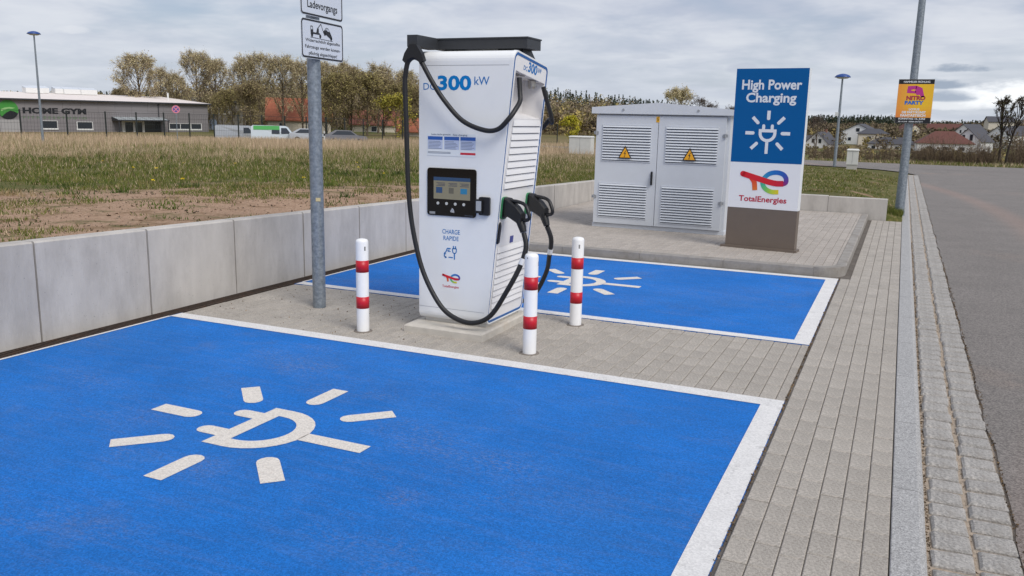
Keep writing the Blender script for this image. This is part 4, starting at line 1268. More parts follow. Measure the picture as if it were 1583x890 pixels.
def door(x0, x1, hinge, lv):
    d = MB(); d.box(x0, x1, 0, .042, .065, 1.63); d = d.build('door', M_CAB, tr)
    for (a, c, za, zb, n) in lv:
        MB().box(a, c, -.001, .004, za, zb).build('louvre_opening', M_CABD, d)
        fr = MB()
        for q in ((a - .012, c + .012, zb, zb + .012), (a - .012, c + .012, za - .012, za), (a - .012, a, za, zb), (c, c + .012, za, zb)): fr.box(q[0], q[1], -.008, .002, q[2], q[3])
        fr.build('louvre_frame', M_CAB, d)
        ph = (zb - za) / n
        sl = MB(); sl.add([(a, -.002, ph * .30 - ph), (c, -.002, ph * .30 - ph), (c, -.020, ph * .38 - ph), (a, -.020, ph * .38 - ph), (a, -.004, ph * .97 - ph), (c, -.004, ph * .97 - ph)], [(0, 1, 2, 3), (3, 2, 5, 4), (0, 3, 4), (1, 5, 2)])
        sm_ = sl.mesh('louvre_slat', M_CAB)
        for i in range(n): link('louvre_slat', sm_, d, (0, 0, za + (i + 1) * ph))
    for z in (1.35, .42):
        h_ = MB(); h_.tube([(hinge, -.012, z), (hinge, -.012, z + .06)], .013, 10); h_.box(hinge - .035, hinge + .035, -.008, 0, z + .01, z + .05); h_.build('hinge', mat('hinge_steel', lin(170, 172, 174), .4, .5), d)
    return d
dl = door(-.948, -.026, -.945, [(-.84, -.125, .985, 1.49, 13), (-.865, -.15, .165, .65, 13)])
dr = door(-.018, .930, .925, [(.10, .825, .985, 1.485, 13), (.075, .81, .125, .645, 14)])
b = MB(); slab(b, rrect(-.085 , -.060, .655, .850, .008), plane_matrix((-.012, 0, 0), (1, 0, 0), (0, 0, 1)), 0, .020); b.box(-.092, -.078, -.045, -.018, .67, .80); b.build('door_handle', M_BLACK, dl)
b = MB(); b.box(-.058, -.012, -.004, -.0005, 1.545, 1.625); t5 = b.build('number_tag', mat('tag_orange', lin(236, 178, 40), .5), dl)
Mt = plane_matrix((0, -.0048, 0), (1, 0, 0), (0, 0, 1)); b = MB(); text_on(b, '5', -.046, -.024, 1.56, 1.61, Mt, .02); b.build('tag_number', M_SIGNB, t5)
M_YEL = mat('warning_yellow', lin(240, 170, 30), .45)
for d, xc in ((dl, -.49), (dr, .45)):
    Mw = plane_matrix((xc, -.026, 1.035), (1, 0, 0), (0, 0, 1))
    w = MB(); slab(w, [(-.100, -.012), (.100, -.012), (.0, .172)], Mw, 0, .003); w = w.build('warning_sign', M_SIGNB, d)
    q = MB(); poly_on(q, [(-.078, .002), (.078, .002), (0, .144)], Mw @ Matrix.Translation((0, 0, .0036))); q.build('yellow_field', M_YEL, w)
    q = MB(); poly_on(q, [(.012, .105), (-.022, .055), (-.002, .058), (-.010, .015), (-.018, .022), (-.006, .004), (.004, .024), (-.003, .020), (.016, .068), (-.004, .066), (.020, .102)], Mw @ Matrix.Translation((0, 0, .0042))); q.build('lightning_bolt', M_SIGNB, w)

# ================================================================== TOTEM SIGN
TA = math.radians(-6)
to = thing('totem_sign', 'tall blue and white charging totem with brown base at the front of the island', 'sign', (-1.5, 10.96, .1), TA)
M_TBLUE = mat('totem_blue', lin(0, 90, 152), .5, spec=.2); M_TWHITE = mat('totem_white', lin(236, 236, 240), .4); M_TBROWN = mat('totem_brown', lin(110, 98, 88), .5, var=.04, vscale=4); M_TSIDE = mat('totem_side_white', lin(222, 226, 230), .4)
MB().box(-.462, .402, 0, .13, .030, .510).build('base', M_TBROWN, to)
MB().box(-.515, .432, -.03, .16, -.004, .030).build('base_plate', M_TBROWN, to)
MB().box(-.464, .404, .012, .13, .512, 2.216).build('core', M_TSIDE, to)
MB().box(-.464, .404, 0, .0115, .513, 1.080).build('white_panel', M_TWHITE, to)
bp = MB().box(-.464, .404, 0, .0115, 1.082, 2.216).build('blue_panel', M_TBLUE, to)
MP = plane_matrix((0, -.0018, 0), (1, 0, 0), (0, 0, 1))
letters(to, M_W, MP, ('High Power', -.386, .334, 1.928, 2.083, .028), ('Charging', -.326, .281, 1.776, 1.928, .028))
b = MB()
for q in plug_symbol(.372): poly_on(b, [(p[0] - .032, p[1] + 1.442) for p in q], MP)
b.build('plug_symbol', M_W, to)
energy_logo('company_logo', plane_matrix((-.325, -.002, .700), (1, 0, 0), (0, 0, 1)), .56, .330, M_COLP, to)
letters(to, mat('logo_red', lin(190, 40, 60), .5), MP, ('TotalEnergies', -.328, .262, .575, .668, .022))

# ================================================================== LAMP POST, POSTER
lp = thing('lamp_post', 'thick galvanised lamp post carrying the party poster beside the road', 'lamp post', (.055, 17.75, 0))
MB().tube([(0, 0, -.2), (0, 0, .02), (0, 0, 1.0), (0, 0, 5.8)], [.088, .088, .078, .050], 18).build('pole', M_GALV, lp)
MB().tube([(0, 0, -.05), (0, 0, .10)], [.100, .096], 18).build('foot_collar', M_GALV, lp)
M_LHEAD = mat('lamp_blue', lin(40, 74, 140), .4); M_LBOWL = mat('lamp_bowl', lin(226, 230, 234), .3)
def lamp_head(z, s, parent):
    MB().lathe([(.02 * s, z - .05 * s), (.05 * s, z), (.16 * s, z), (.24 * s, z + .02 * s), (.255 * s, z + .06 * s)], n=18).build('bowl', M_LBOWL, parent)
    MB().lathe([(.33 * s, z + .055 * s), (.335 * s, z + .075 * s), (.26 * s, z + .15 * s), (.12 * s, z + .20 * s), (.01, z + .215 * s)], n=20).build('hood', M_LHEAD, parent)
lamp_head(5.8, 1.2, lp)
PX = thing('poster', 'orange and yellow party poster strapped to the lamp post', 'poster', (.055, 17.64, 0))
PM = plane_matrix((.06, 0, 0), (1, 0, 0), (0, 0, 1))
bd = MB(); slab(bd, [(-.305, 1.722), (.295, 1.722), (.295, 2.515), (-.305, 2.515)], PM, -.012, 0); bd.build('board', mat('poster_board', lin(226, 222, 210), .6), PX)
gq = []
def gcol(u, v):
    a, c_, e = lin(232, 138, 66), lin(240, 190, 40), lin(222, 112, 66)
    w = 0.5 + .5 * math.sin(u * 3.0 - .6); t = max(0, .35 - v) * 1.6
    return tuple((a[i] * (1 - w) + c_[i] * w) * (1 - t) + e[i] * t for i in range(3))
for i in range(10):
    for j in range(12):
        u0, u1, v0, v1 = i / 10, (i + 1) / 10, j / 12, (j + 1) / 12
        gq.append(([PM @ Vector((-.302 + u * .594, 1.828 + v * .600, .0015)) for u, v in ((u0, v0), (u1, v0), (u1, v1), (u0, v1))], gcol((u0 + u1) / 2, (v0 + v1) / 2)))
build_colored('printed_ground', gq, M_COLP, PX)
for a, c_ in ((1.724, 1.827), (2.429, 2.513)):
    b = MB(); b.add([PM @ Vector((x, z, .0015)) for x, z in ((-.302, a), (.292, a), (.292, c_), (-.302, c_))], [(0, 1, 2, 3)]); b.build('black_band', M_SIGNB, PX)
PM2 = PM @ Matrix.Translation((0, 0, .003))
letters(PX, M_W, PM2, ('HAMMELER FRÜHLING', -.22, .22, 2.452, 2.492, .03), ('SONNTAG 16. JUNI', -.25, .20, 1.780, 1.822, .03), ('AB 14 UHR · FREIER EINTRITT', -.25, .17, 1.742, 1.764, .02), ('LOTUS', -.09, .09, 1.955, 1.995, .05), ('DIE PARTYKUNST', -.20, .20, 1.900, 1.944, .05), ('FANTASTISCH', -.22, .20, 1.842, 1.888, .05))
M_MAG = mat('poster_magenta', lin(186, 50, 140), .5); M_BLUP = mat('poster_blue', lin(50, 110, 190), .5); M_REDP = mat('poster_maroon', lin(170, 60, 70), .5)
b = MB()
for q in (((-.14, 2.39), (-.15, 2.27), (.0, 2.26), (.0, 2.30), (-.08, 2.31), (-.08, 2.33), (.0, 2.34), (.01, 2.40)), ((.0, 2.40), (.10, 2.36), (.15, 2.20), (.09, 2.19), (.07, 2.24), (.02, 2.23), (-.02, 2.30))): b.add([PM2 @ Vector((x, z, 0)) for x, z in q], [tuple(range(len(q)))])
b.build('graphic', M_MAG, PX)
b = MB(); text_on(b, 'NITRO', -.15, .17, 2.14, 2.22, PM2, .06); b.build('lettering', M_REDP, PX)
b = MB(); text_on(b, 'PARTY', -.17, .15, 2.06, 2.13, PM2, .06); b.build('lettering', M_BLUP, PX)
b = MB()
for z in (1.90, 2.34):
    b = MB(); b.tube([(0.0, .11 - .075, z), (.07, .11, z), (0, .11 + .075, z), (-.07, .11, z), (0, .11 - .075, z)], .006, 6); b.build('strap', M_BLACK, PX)

# ================================================================== FAR OBJECTS
def H(x, y): return float(land(x, y))


# ------------------------------------------------------------------ lamps and boxes
def street_lamp(loc, h, label):
    t = thing('street_lamp', label, 'street lamp', loc, group='street lamps with blue hoods')
    MB().tube([(0, 0, -.3), (0, 0, 1.2), (0, 0, h)], [.065, .060, .035], 12).build('pole', M_GALV, t)
    lamp_head(h, .95, t)
    return t
street_lamp((-39.9, 30.15, H(-39.9, 30.15)), 5.25 - H(-39.9, 30.15), 'street lamp with blue hood in front of the grey gym hall')
l2 = street_lamp((-2.54, 38.35, 0), 3.55, 'street lamp with blue hood on the lawn right of the totem')
MB().box(-.16, -.03, -.08, .06, 2.05, 2.20).build('small_box', mat('lamp_box_white', lin(214, 216, 216), .5), l2)
M_UTIL = mat('utility_box_grey', lin(206, 206, 202), .6, var=.05, vscale=3)
def utility_box(loc, w, d, h, label, rz=0):
    t = thing('utility_box', label, 'utility box', loc, rz, group='pale utility boxes')
    MB().box(-w / 2, w / 2, -d / 2, d / 2, .12, h - .06).build('housing', M_UTIL, t)
    MB().box(-w / 2 + .02, w / 2 - .02, -d / 2 + .02, d / 2 - .02, -.2, .12).build('plinth', mat('utility_plinth', lin(176, 174, 168), .8), t)
    b = MB(); b.add([(-w / 2 - .03, -d / 2 - .03, h - .06), (w / 2 + .03, -d / 2 - .03, h - .06), (w / 2 + .03, d / 2 + .03, h - .06), (-w / 2 - .03, d / 2 + .03, h - .06), (-w / 2 + .02, -d / 2 + .02, h), (w / 2 - .02, -d / 2 + .02, h), (w / 2 - .02, d / 2 - .02, h), (-w / 2 + .02, d / 2 - .02, h)], [(0, 1, 5, 4), (1, 2, 6, 5), (2, 3, 7, 6), (3, 0, 4, 7), (4, 5, 6, 7), (3, 2, 1, 0)])
    b.build('lid', M_UTIL, t)
    MB().box(-.004, .004, -d / 2 - .004, -d / 2 - .001, .16, h - .10).build('door_gap', M_CABD, t)
    return t
utility_box((-1.80, 37.0, .02), .42, .30, .74, 'pale grey utility box on the lawn beside the blue hooded street lamp')
utility_box((-13.6, 37.8, H(-13.6, 37.8)), 1.05, .5, .95, 'white utility box in the grass left of the transformer cabinet')

# ------------------------------------------------------------------ gym hall
HA, HB = Vector((-116.2, 64.0, 0)), Vector((-102.3, 106.9, 0))       # front corners
hd = (HB - HA); HL = hd.length; hd.normalize(); hn = Vector((hd.y, -hd.x, 0))   # hn looks to the camera
hall = thing('gym_hall', 'long grey clad gym hall with pale low roof and green round sign', 'building', HB, math.atan2(hd.y, hd.x))
# local: x = along front, 0 at the right corner, negative to the left; y<0 looks to the camera
s_ = 1 if (Matrix.Rotation(math.atan2(hd.y, hd.x), 4, 'Z') @ Vector((0, -1, 0))).dot(-HB) > 0 else -1
E0, E1 = -1.9, 2.92
M_CLAD = mat('grey_cladding', lin(122, 118, 120), .7, var=.05, vscale=.6)
t_ = M_CLAD.node_tree; B_ = t_.nodes['Principled BSDF']
M_HROOF = mat('pale_roof_membrane', lin(228, 218, 212), .8, var=.05, vscale=.4)
M_DARKT = mat('dark_trim', lin(52, 54, 60), .6)
M_GLASSD = mat('dark_window_glass', lin(46, 52, 60), .12, spec=.6)
M_FRAMEW = mat('white_window_frame', lin(224, 224, 222), .5)
M_FRAMEG = mat('grey_door_frame', lin(206, 204, 198), .6)
MB().box(-HL, 0, 0, 34, E0, E1).build('wall', M_CLAD, hall)
# cladding panels on the front, each a shallow plate
cl = MB(); pw, phh = 2.45, .60
for i in range(int(HL / pw) + 1):
    for j in range(8):
        a, c_ = -i * pw - pw + .015, -i * pw - .015; z = E0 + j * phh
        cl._tone = rnd.uniform(.4, .6); cl.box(max(a, -HL), c_, -.03, .0, z + .012, min(z + phh - .012, E1 - .02))
cl.build('cladding_panel', mat('grey_cladding_plate', lin(128, 124, 126), .7, tone=True), hall, kind='stuff')
b = MB(); RZ = 4.22
b.add([(-HL - .5, -.5, E1 + .12), (.4, -.5, E1 + .12), (.4, 17, RZ), (-HL - .5, 17, RZ), (.4, 34.5, E1 + .12), (-HL - .5, 34.5, E1 + .12), (-HL - .5, -.5, E1 - .02), (.4, -.5, E1 - .02), (.4, 34.5, E1 - .02), (-HL - .5, 34.5, E1 - .02)], [(0, 1, 2, 3), (3, 2, 4, 5), (1, 7, 8, 4, 2), (6, 0, 3, 5, 9), (6, 9, 8, 7)])
rf = b.build('roof', M_HROOF, hall)
MB().box(-HL - .5, .4, -.56, -.502, E1 - .06, E1 + .13).build('gutter', M_DARKT, rf)
def hx(px):    # along-front coordinate measured on the photograph
    return -HL * 0 - (322 - px) / 322 * 31.6 * (1 + .000 * px)
for px, yb in ((0, 15.2), (86, 14.6), (98, 15.6), (131, 15.2), (143, 14.8), (169, 14.8)):
    x = hx(px) + 2.4; zr = E1 + .12 + (RZ - E1 - .12) * (yb + .5) / 17.5
    k_ = MB(); k_.box(x - 1.25, x + 1.25, yb - .8, yb + .8, zr, zr + .75); k_ = k_.build('skylight', M_FRAMEW, rf)
    c_ = MB(); c_.add([(x - 1.25, yb - .8, zr + .75), (x + 1.25, yb - .8, zr + .75), (x + 1.25, yb + .8, zr + 1.1), (x - 1.25, yb + .8, zr + 1.1), (x - 1.25, yb + .8, zr + .75), (x + 1.25, yb + .8, zr + .75)], [(0, 1, 2, 3), (3, 2, 5, 4), (0, 3, 4), (1, 5, 2)]); c_.build('skylight_lid', mat('skylight_glass', lin(206, 212, 220), .3), k_)
MB().tube([(hx(281), 5, 3.3), (hx(281), 5, 4.6)], .14, 8).build('vent_pipe', M_FRAMEW, rf)
def hwin(px0, px1, z0, z1, panes):
    x0, x1 = hx(px0), hx(px1)
    f = MB()
    f.box(x0 - .14, x1 + .14, -.10, -.035, z0 - .22, z0); f.box(x0 - .09, x1 + .09, -.10, -.035, z1, z1 + .05); f.box(x0 - .09, x0, -.10, -.035, z0, z1); f.box(x1, x1 + .09, -.10, -.035, z0, z1)
    for i in range(1, panes): xm = x0 + (x1 - x0) * i / panes; f.box(xm - .05, xm + .05, -.09, -.035, z0, z1)
    f = f.build('window', M_FRAMEW, hall)
    for i in range(panes):
        a, c_ = x0 + (x1 - x0) * i / panes + .03, x0 + (x1 - x0) * (i + 1) / panes - .03
        MB().box(a, c_, -.06, -.034, z0, z1).build('pane', M_GLASSD, f)
hwin(67, 88, -.95, .05, 1); hwin(116, 137, -1.0, -.05, 1); hwin(256, 309, -.95, -.15, 3)
MB().box(hx(14), hx(39), -.06, -.032, -1.9, .18).build('garage_door', mat('roller_door', lin(160, 158, 158), .6), hall)
# entrance with canopy
en = MB(); en.box(hx(180), hx(184), -.40, -.032, -1.9, .02); en.box(hx(196.5), hx(199.5), -.40, -.032, -1.9, .02); en.box(hx(210.5), hx(214), -.40, -.032, -1.9, .02); en.box(hx(180), hx(214), -.40, -.032, .02, .22); en = en.build('entrance', M_FRAMEG, hall)
for a, c_ in ((184, 196.5), (199.5, 210.5)): MB().box(hx(a), hx(c_), -.25, -.20, -1.9, .02).build('door_glass', M_GLASSD, en)
MB().box(hx(214.5), hx(242), -.09, -.032, -1.9, .1).build('entrance_side', M_GLASSD, hall)
cp = MB(); cp.add([(hx(166), -2.2, .38), (hx(246), -2.2, .38), (hx(246), -.04, .78), (hx(166), -.04, .78), (hx(166), -2.2, .22), (hx(246), -2.2, .22), (hx(246), -.04, .22), (hx(166), -.04, .22)], [(0, 1, 2, 3), (4, 5, 1, 0), (7, 6, 5, 4), (5, 6, 2, 1), (7, 4, 0, 3)]); cp = cp.build('canopy', M_DARKT, hall)
for i in range(7):
    a, c_ = 167 + i * 11.2, 167 + i * 11.2 + 10.4
    g_ = MB(); g_.add([(hx(a), -2.15, .392), (hx(c_), -2.15, .392), (hx(c_), -.12, .768), (hx(a), -.12, .768)], [(0, 1, 2, 3)]); g_.build('canopy_pane', mat('canopy_glass', lin(178, 186, 188), .2), cp)
for px in (168, 244): MB().box(hx(px) - .06, hx(px) + .06, -2.1, -1.98, -1.9, .24).build('canopy_post', M_DARKT, cp)
MB().tube([(hx(239), -.10, -1.9), (hx(239), -.10, E1)], .07, 8).build('downpipe', M_DARKT, hall)
MB().tube([(hx(3), -.10, -1.9), (hx(3), -.10, E1)], .10, 8).build('downpipe', M_DARKT, hall)
# round sign and lettering
HM = plane_matrix((0, -.045, 0), (1, 0, 0), (0, 0, 1))
sx, sz, sr = hx(25.5), 1.50, 1.28
sgn_ = MB(); slab(sgn_, [(sx + sr * math.cos(a), sz + sr * math.sin(a)) for a in np.linspace(0, 2 * math.pi, 33)[:-1]], HM, 0, .05); sgn_ = sgn_.build('round_sign', mat('sign_green', lin(62, 140, 56), .5), hall)
HM2 = plane_matrix((0, -.100, 0), (1, 0, 0), (0, 0, 1))
b = MB(); poly_on(b, [(sx + sr * math.cos(a), sz + sr * math.sin(a)) for a in np.linspace(math.radians(228), math.radians(338), 12)] + [(sx + .75, sz - .22), (sx + .25, sz - .12), (sx - .3, sz - .42)], HM2); b.build('sign_hill', M_SIGNB, sgn_)
b = MB(); poly_on(b, [(sx - .9, sz + .05), (sx - .4, sz + .28), (sx + .2, sz + .36), (sx + .9, sz + .26), (sx + .5, sz + .12), (sx, sz + .14), (sx - .5, sz - .05), (sx - .85, sz - .22)], HM2); b.build('sign_wave', mat('sign_light_green', lin(140, 186, 120), .5), sgn_)
letters(hall, M_SIGNB, HM, ('HOME GYM', hx(44), hx(130), 1.02, 1.86, .05))
b = MB(); text_on(b, 'FITNESSSTUDIO', hx(44), hx(130), .34, .68, HM, .01, spacing=1.5); b.build('lettering', mat('letter_green', lin(92, 120, 86), .6), hall)

# grey annex right of the hall
ax = thing('outbuilding', 'small grey outbuilding behind the right end of the gym hall', 'building', polar(-43.0, 172, 0), math.radians(45))
MB().box(-4.5, 4.5, 0, 6, -2.2, 3.6).build('wall', mat('annex_grey', lin(112, 108, 104), .8, var=.06, vscale=.6), ax)
b = MB(); b.add([(-4.9, -.4, 3.6), (4.9, -.4, 3.6), (4.9, 6.4, 3.6), (-4.9, 6.4, 3.6), (-4.9, 3, 4.4), (4.9, 3, 4.4)], [(0, 1, 5, 4), (2, 3, 4, 5), (3, 0, 4), (1, 2, 5), (3, 2, 1, 0)]); b.build('roof', M_DARKT, ax)
for x in (-1.6, 0.2):
    f = MB().box(x, x + 1.4, -.08, 0, 1.4, 2.9).build('window', M_FRAMEW, ax); MB().box(x + .12, x + 1.28, -.10, -.02, 1.55, 2.78).build('pane', M_GLASSD, f)
b = MB().box(-2.0, -.4, -.06, 0, -1.6, .4).build('door', mat('annex_door', lin(120, 134, 156), .6), ax)

# house with an orange-red roof behind the trees
M_TILE = mat('orange_roof_tile', lin(158, 92, 66), .8, var=.14, vscale=1.2, bump=.5, bscale=12); M_CREAM = mat('cream_render', lin(206, 198, 182), .85, var=.04, vscale=.5)
M_WHITER = mat('white_render', lin(240, 240, 238), .85, var=.03, vscale=.5); M_SLATE = mat('slate_roof', lin(74, 74, 80), .75, var=.10, vscale=1.5, bump=.4, bscale=10); M_REDT = mat('dark_red_roof', lin(100, 62, 54), .8, var=.12, vscale=1.4, bump=.4, bscale=10)


def house(label, loc, rz, w, d, eave, ridge, wm, rm, wins=(), hip=0.0, chimney=None, group='houses in the village', name='house', dorm=False, depth_below=3.0):
    """ridge along local x (width w); the gable ends look along x; front looks to -y. rz turns it"""
    t = thing(name, label, 'house', loc, rz, group)
    b = MB(); b.box(-w / 2, w / 2, -d / 2, d / 2, -depth_below, eave)
    if hip == 0:
        b.add([(-w / 2, -d / 2, eave), (-w / 2, d / 2, eave), (-w / 2, 0, ridge - .12), (w / 2, -d / 2, eave), (w / 2, d / 2, eave), (w / 2, 0, ridge - .12)], [(0, 2, 1), (3, 4, 5)])
    b.build('wall', wm, t)
    o = .45; ez = eave - .18
    b = MB(); hx_ = w / 2 + o - hip
    top = [(-w / 2 - o, -d / 2 - o, ez), (w / 2 + o, -d / 2 - o, ez), (w / 2 + o, d / 2 + o, ez), (-w / 2 - o, d / 2 + o, ez), (-hx_, 0, ridge), (hx_, 0, ridge)]
    lo = [(x, y, z - .16) for x, y, z in top]
    b.add(top + lo, [(0, 1, 5, 4), (2, 3, 4, 5), (7, 6, 10, 11), (9, 8, 11, 10), (1, 0, 6, 7), (3, 2, 8, 9)] + ([(1, 2, 5), (3, 0, 4), (8, 7, 11), (6, 9, 10)] if hip else []) + [(0, 4, 10, 6), (4, 3, 9, 10), (2, 5, 11, 8), (5, 1, 7, 11)])
    r = b.build('roof', rm, t)
    if chimney: MB().box(chimney - .35, chimney + .35, -.4, .4, ridge - .8, ridge + .9).build('chimney', mat('chimney_brick', lin(140, 100, 84), .85), r)
    for (face, u, z, ww, hh) in wins:
        if face == 'f': fr = MB().box(u - ww / 2, u + ww / 2, -d / 2 - .07, -d / 2 + .02, z, z + hh); pn = MB().box(u - ww / 2 + .1, u + ww / 2 - .1, -d / 2 - .09, -d / 2 - .01, z + .1, z + hh - .1)
        elif face == 'r': fr = MB().box(w / 2 - .02, w / 2 + .07, u - ww / 2, u + ww / 2, z, z + hh); pn = MB().box(w / 2 + .01, w / 2 + .09, u - ww / 2 + .1, u + ww / 2 - .1, z + .1, z + hh - .1)
        else: fr = MB().box(-w / 2 - .07, -w / 2 + .02, u - ww / 2, u + ww / 2, z, z + hh); pn = MB().box(-w / 2 - .09, -w / 2 - .01, u - ww / 2 + .1, u + ww / 2 - .1, z + .1, z + hh - .1)
        fr = fr.build('window', M_FRAMEW, t); pn.build('pane', M_GLASSD, fr)
    return t


house('house with a large orange tiled roof behind the bare trees and parked van', polar(-38.2, 165, -1.4), math.radians(38), 11, 9, 2.2, 6.0, M_CREAM, M_TILE, [('f', -3, .3, 1.2, 1.3), ('f', 2, .3, 1.2, 1.3)], chimney=2)
house('low house with reddish roof glimpsed through the trees left of the charger', polar(-33.4, 175, -1.6), math.radians(30), 9, 7, 1.8, 4.4, M_CREAM, mat('faded_red_roof', lin(142, 86, 70), .8, var=.1, vscale=1.4), [('f', 0, .2, 1.2, 1.1)])
house('house with a red brown roof just left of the charger in the trees', polar(-30.9, 150, -1.6), math.radians(28), 5, 5, 1.0, 3.0, M_CREAM, M_TILE, [])
# village on the right
K = 1.7
def vil(x, y, z): return (x * K, y * K, 1.65 + (z - 1.65) * K)
G = math.radians(-90)     # gable towards the camera
house('white gabled house with dark roof at the left of the village', vil(-16.2, 199.3, -3.9), G - math.radians(16), 11, 8.6, 2.9, 7.2, M_WHITER, M_SLATE, [('r', -1.2, 3.1, 1.2, 1.6), ('r', 1.3, 3.0, 1.2, 1.7), ('f', 2, .6, 1.2, 1.3)], chimney=-3)
house('small white house with dark roof right beside the blue totem', vil(-20.5, 199.3, -3.7), math.radians(8), 8, 7, 2.6, 5.4, M_WHITER, M_SLATE, [('f', 0, .5, 1.2, 1.3)])
house('tall white house with shallow gable roof above the others', vil(-9.8, 230, -2.4), G - math.radians(10), 12, 13, 4.8, 7.9, M_WHITER, M_SLATE, [('r', 0, 4.6, 1.6, 1.6), ('r', -3, .9, 1.4, 1.5)])
house('cream two-storey house with dark hipped roof in mid village', vil(-6.8, 222, -3.2), math.radians(5), 11, 9, 5.6, 7.4, M_CREAM, M_SLATE, [('f', -1.5, 3.2, 1.6, 1.3), ('f', -1.5, .4, 1.8, 1.4), ('f', 3, 3.2, 1.2, 1.3)], hip=3.5)
house('long low white house with dark hipped roof in front of the cream house', vil(-2.2, 205, -3.6), math.radians(-3), 16, 9, 3.0, 5.2, M_WHITER, M_SLATE, [('f', -6, .8, 1.5, 1.3), ('f', -2.2, .8, 1.7, 1.4), ('f', 2.0, .8, 1.5, 1.3), ('f', 5.6, .8, 1.5, 1.3)], hip=4)
house('cream house with a red gabled roof partly behind the poster', vil(1.0, 258, -1.6), G + math.radians(30), 10, 9, 3.5, 7.0, M_CREAM, M_REDT, [('r', 0, 3.0, 1.2, 1.4)])
house('white house with a long red roof on the slope right of the lamp post', vil(10.2, 270, -1.2), math.radians(-8), 15, 9, 3.2, 6.8, M_WHITER, M_REDT, [('l', 0, 2.4, 1.2, 1.4), ('f', -3, .9, 1.4, 1.3), ('f', 3, .9, 1.4, 1.3)], chimney=0)
house('wide house with a broad dark red hipped roof behind the bare hedge', vil(7.3, 192, -3.2), math.radians(4), 17, 12, 3.4, 7.2, M_WHITER, M_REDT, [('f', -5, .8, 1.6, 1.4), ('f', 0, .8, 1.6, 1.4), ('f', 5, .8, 1.6, 1.4)], hip=6)
house('white steep gabled house with slate roof right of the red roofs', vil(13.0, 200, -2.4), G - math.radians(24), 11, 9, 2.6, 7.0, M_WHITER, M_SLATE, [('r', -1.3, 2.9, 1.1, 1.9), ('r', 1.2, 2.7, 1.2, 2.3), ('r', .6, -.2, 1.2, 1.3), ('f', 1, -.1, 1.2, 1.9), ('f', 3, -.1, 1.2, 1.9)])
house('white house with dark roof half hidden behind the steep gabled house', vil(14.5, 236, -1.4), G - math.radians(38), 10, 8.5, 3.4, 7.0, M_WHITER, M_SLATE, [('r', -1, 3.2, .9, 1.4), ('r', 1, 3.2, .9, 1.4)])
house('white gabled house with slate roof behind the dark leaning trees', vil(21.6, 229, -.9), G - math.radians(36), 12, 9, 2.2, 5.6, M_WHITER, M_SLATE, [('r', 0, .6, 1.3, 1.6)])
house('white house with slate roof at the right edge of the picture', vil(25.5, 232, -.7), math.radians(-4), 12, 9, 2.4, 5.4, M_WHITER, M_SLATE, [('f', -2, .4, 1.4, 1.4)])
house('small pale house high on the slope behind the right-hand trees', vil(24.0, 280, 2.0), math.radians(10), 11, 8, 3, 5.4, M_CREAM, M_SLATE, [('f', 0, .8, 1.4, 1.3)])

# ------------------------------------------------------------------ wire fence along the hall
fn = thing('wire_fence', 'dark wire mesh fence running in front of the hall and the trees', 'fence')
M_WIRE = mat('dark_green_wire', lin(40, 46, 44), .6)
FP = spline([(-70.0, 44.0, 0), (-68.0, 58, 0), (-66.2, 70, 0), (-62, 80, 0), (-57, 88, 0), (-50, 96, 0), (-40, 102, 0)], 4)
prev = None
wire = MB()
for i, p in enumerate(FP):
    z = H(p.x, p.y); q = Vector((p.x, p.y, z))
    MB().box(-.05, .05, -.05, .05, -.4, 2.55).build('fence_post', M_WIRE, fn).location = q
    if prev is not None:
        for hz in (.3, .85, 1.4, 1.95, 2.45): wire.tube([prev + Vector((0, 0, hz)), q + Vector((0, 0, hz))], .018 if hz > 2.4 else .009, 3, False)
        for k2 in range(1, 14):
            w = prev.lerp(q, k2 / 14); wire.tube([w + Vector((0, 0, .1)), w + Vector((0, 0, 2.4))], .007, 3, False)
    prev = q
wire.build('wire_mesh', M_WIRE, fn, kind='stuff')

# no-stopping sign, marker post
ns = thing('traffic_sign', 'round red and blue no-stopping sign in front of the hall windows', 'traffic sign', (-50.0, 49.0, H(-50, 49)), math.radians(45))
zc_ = 1.85 - H(-50, 49)
MB().tube([(0, .04, -.3), (0, .04, zc_ + .25)], .03, 8).build('pole', M_GALV, ns)
NM = plane_matrix((0, 0, zc_), (1, 0, 0), (0, 0, 1)); cir = lambda r: [(r * math.cos(a), r * math.sin(a)) for a in np.linspace(0, 2 * math.pi, 25)[:-1]]
dsk = MB(); slab(dsk, cir(.29), NM, -.01, 0); dsk = dsk.build('disc', mat('sign_red', lin(214, 128, 150), .5), ns)
b = MB(); poly_on(b, cir(.205), NM @ Matrix.Translation((0, 0, .003))); b.build('blue_field', mat('sign_blue', lin(70, 80, 150), .5), dsk)
b = MB()
for s2 in (1, -1): poly_on(b, [(-.20, -.16 * s2), (-.15, -.20 * s2), (.20, .16 * s2), (.15, .20 * s2)][::s2], NM @ Matrix.Translation((0, 0, .006 + .001 * s2)))
b.build('red_cross', MATS['sign_red'], dsk)
mk = thing('marker_post', 'thin white roadside marker post right of the sign post', 'marker post', (-41.8, 56.2, H(-41.8, 56.2)))
MB().prism([(-.06, -.05), (.06, -.05), (0, .06)], -.3, 1.05).build('post', M_FRAMEW, mk); MB().prism([(-.062, -.052), (.062, -.052), (0, .062)], .68, .86).build('black_band', M_SIGNB, mk)

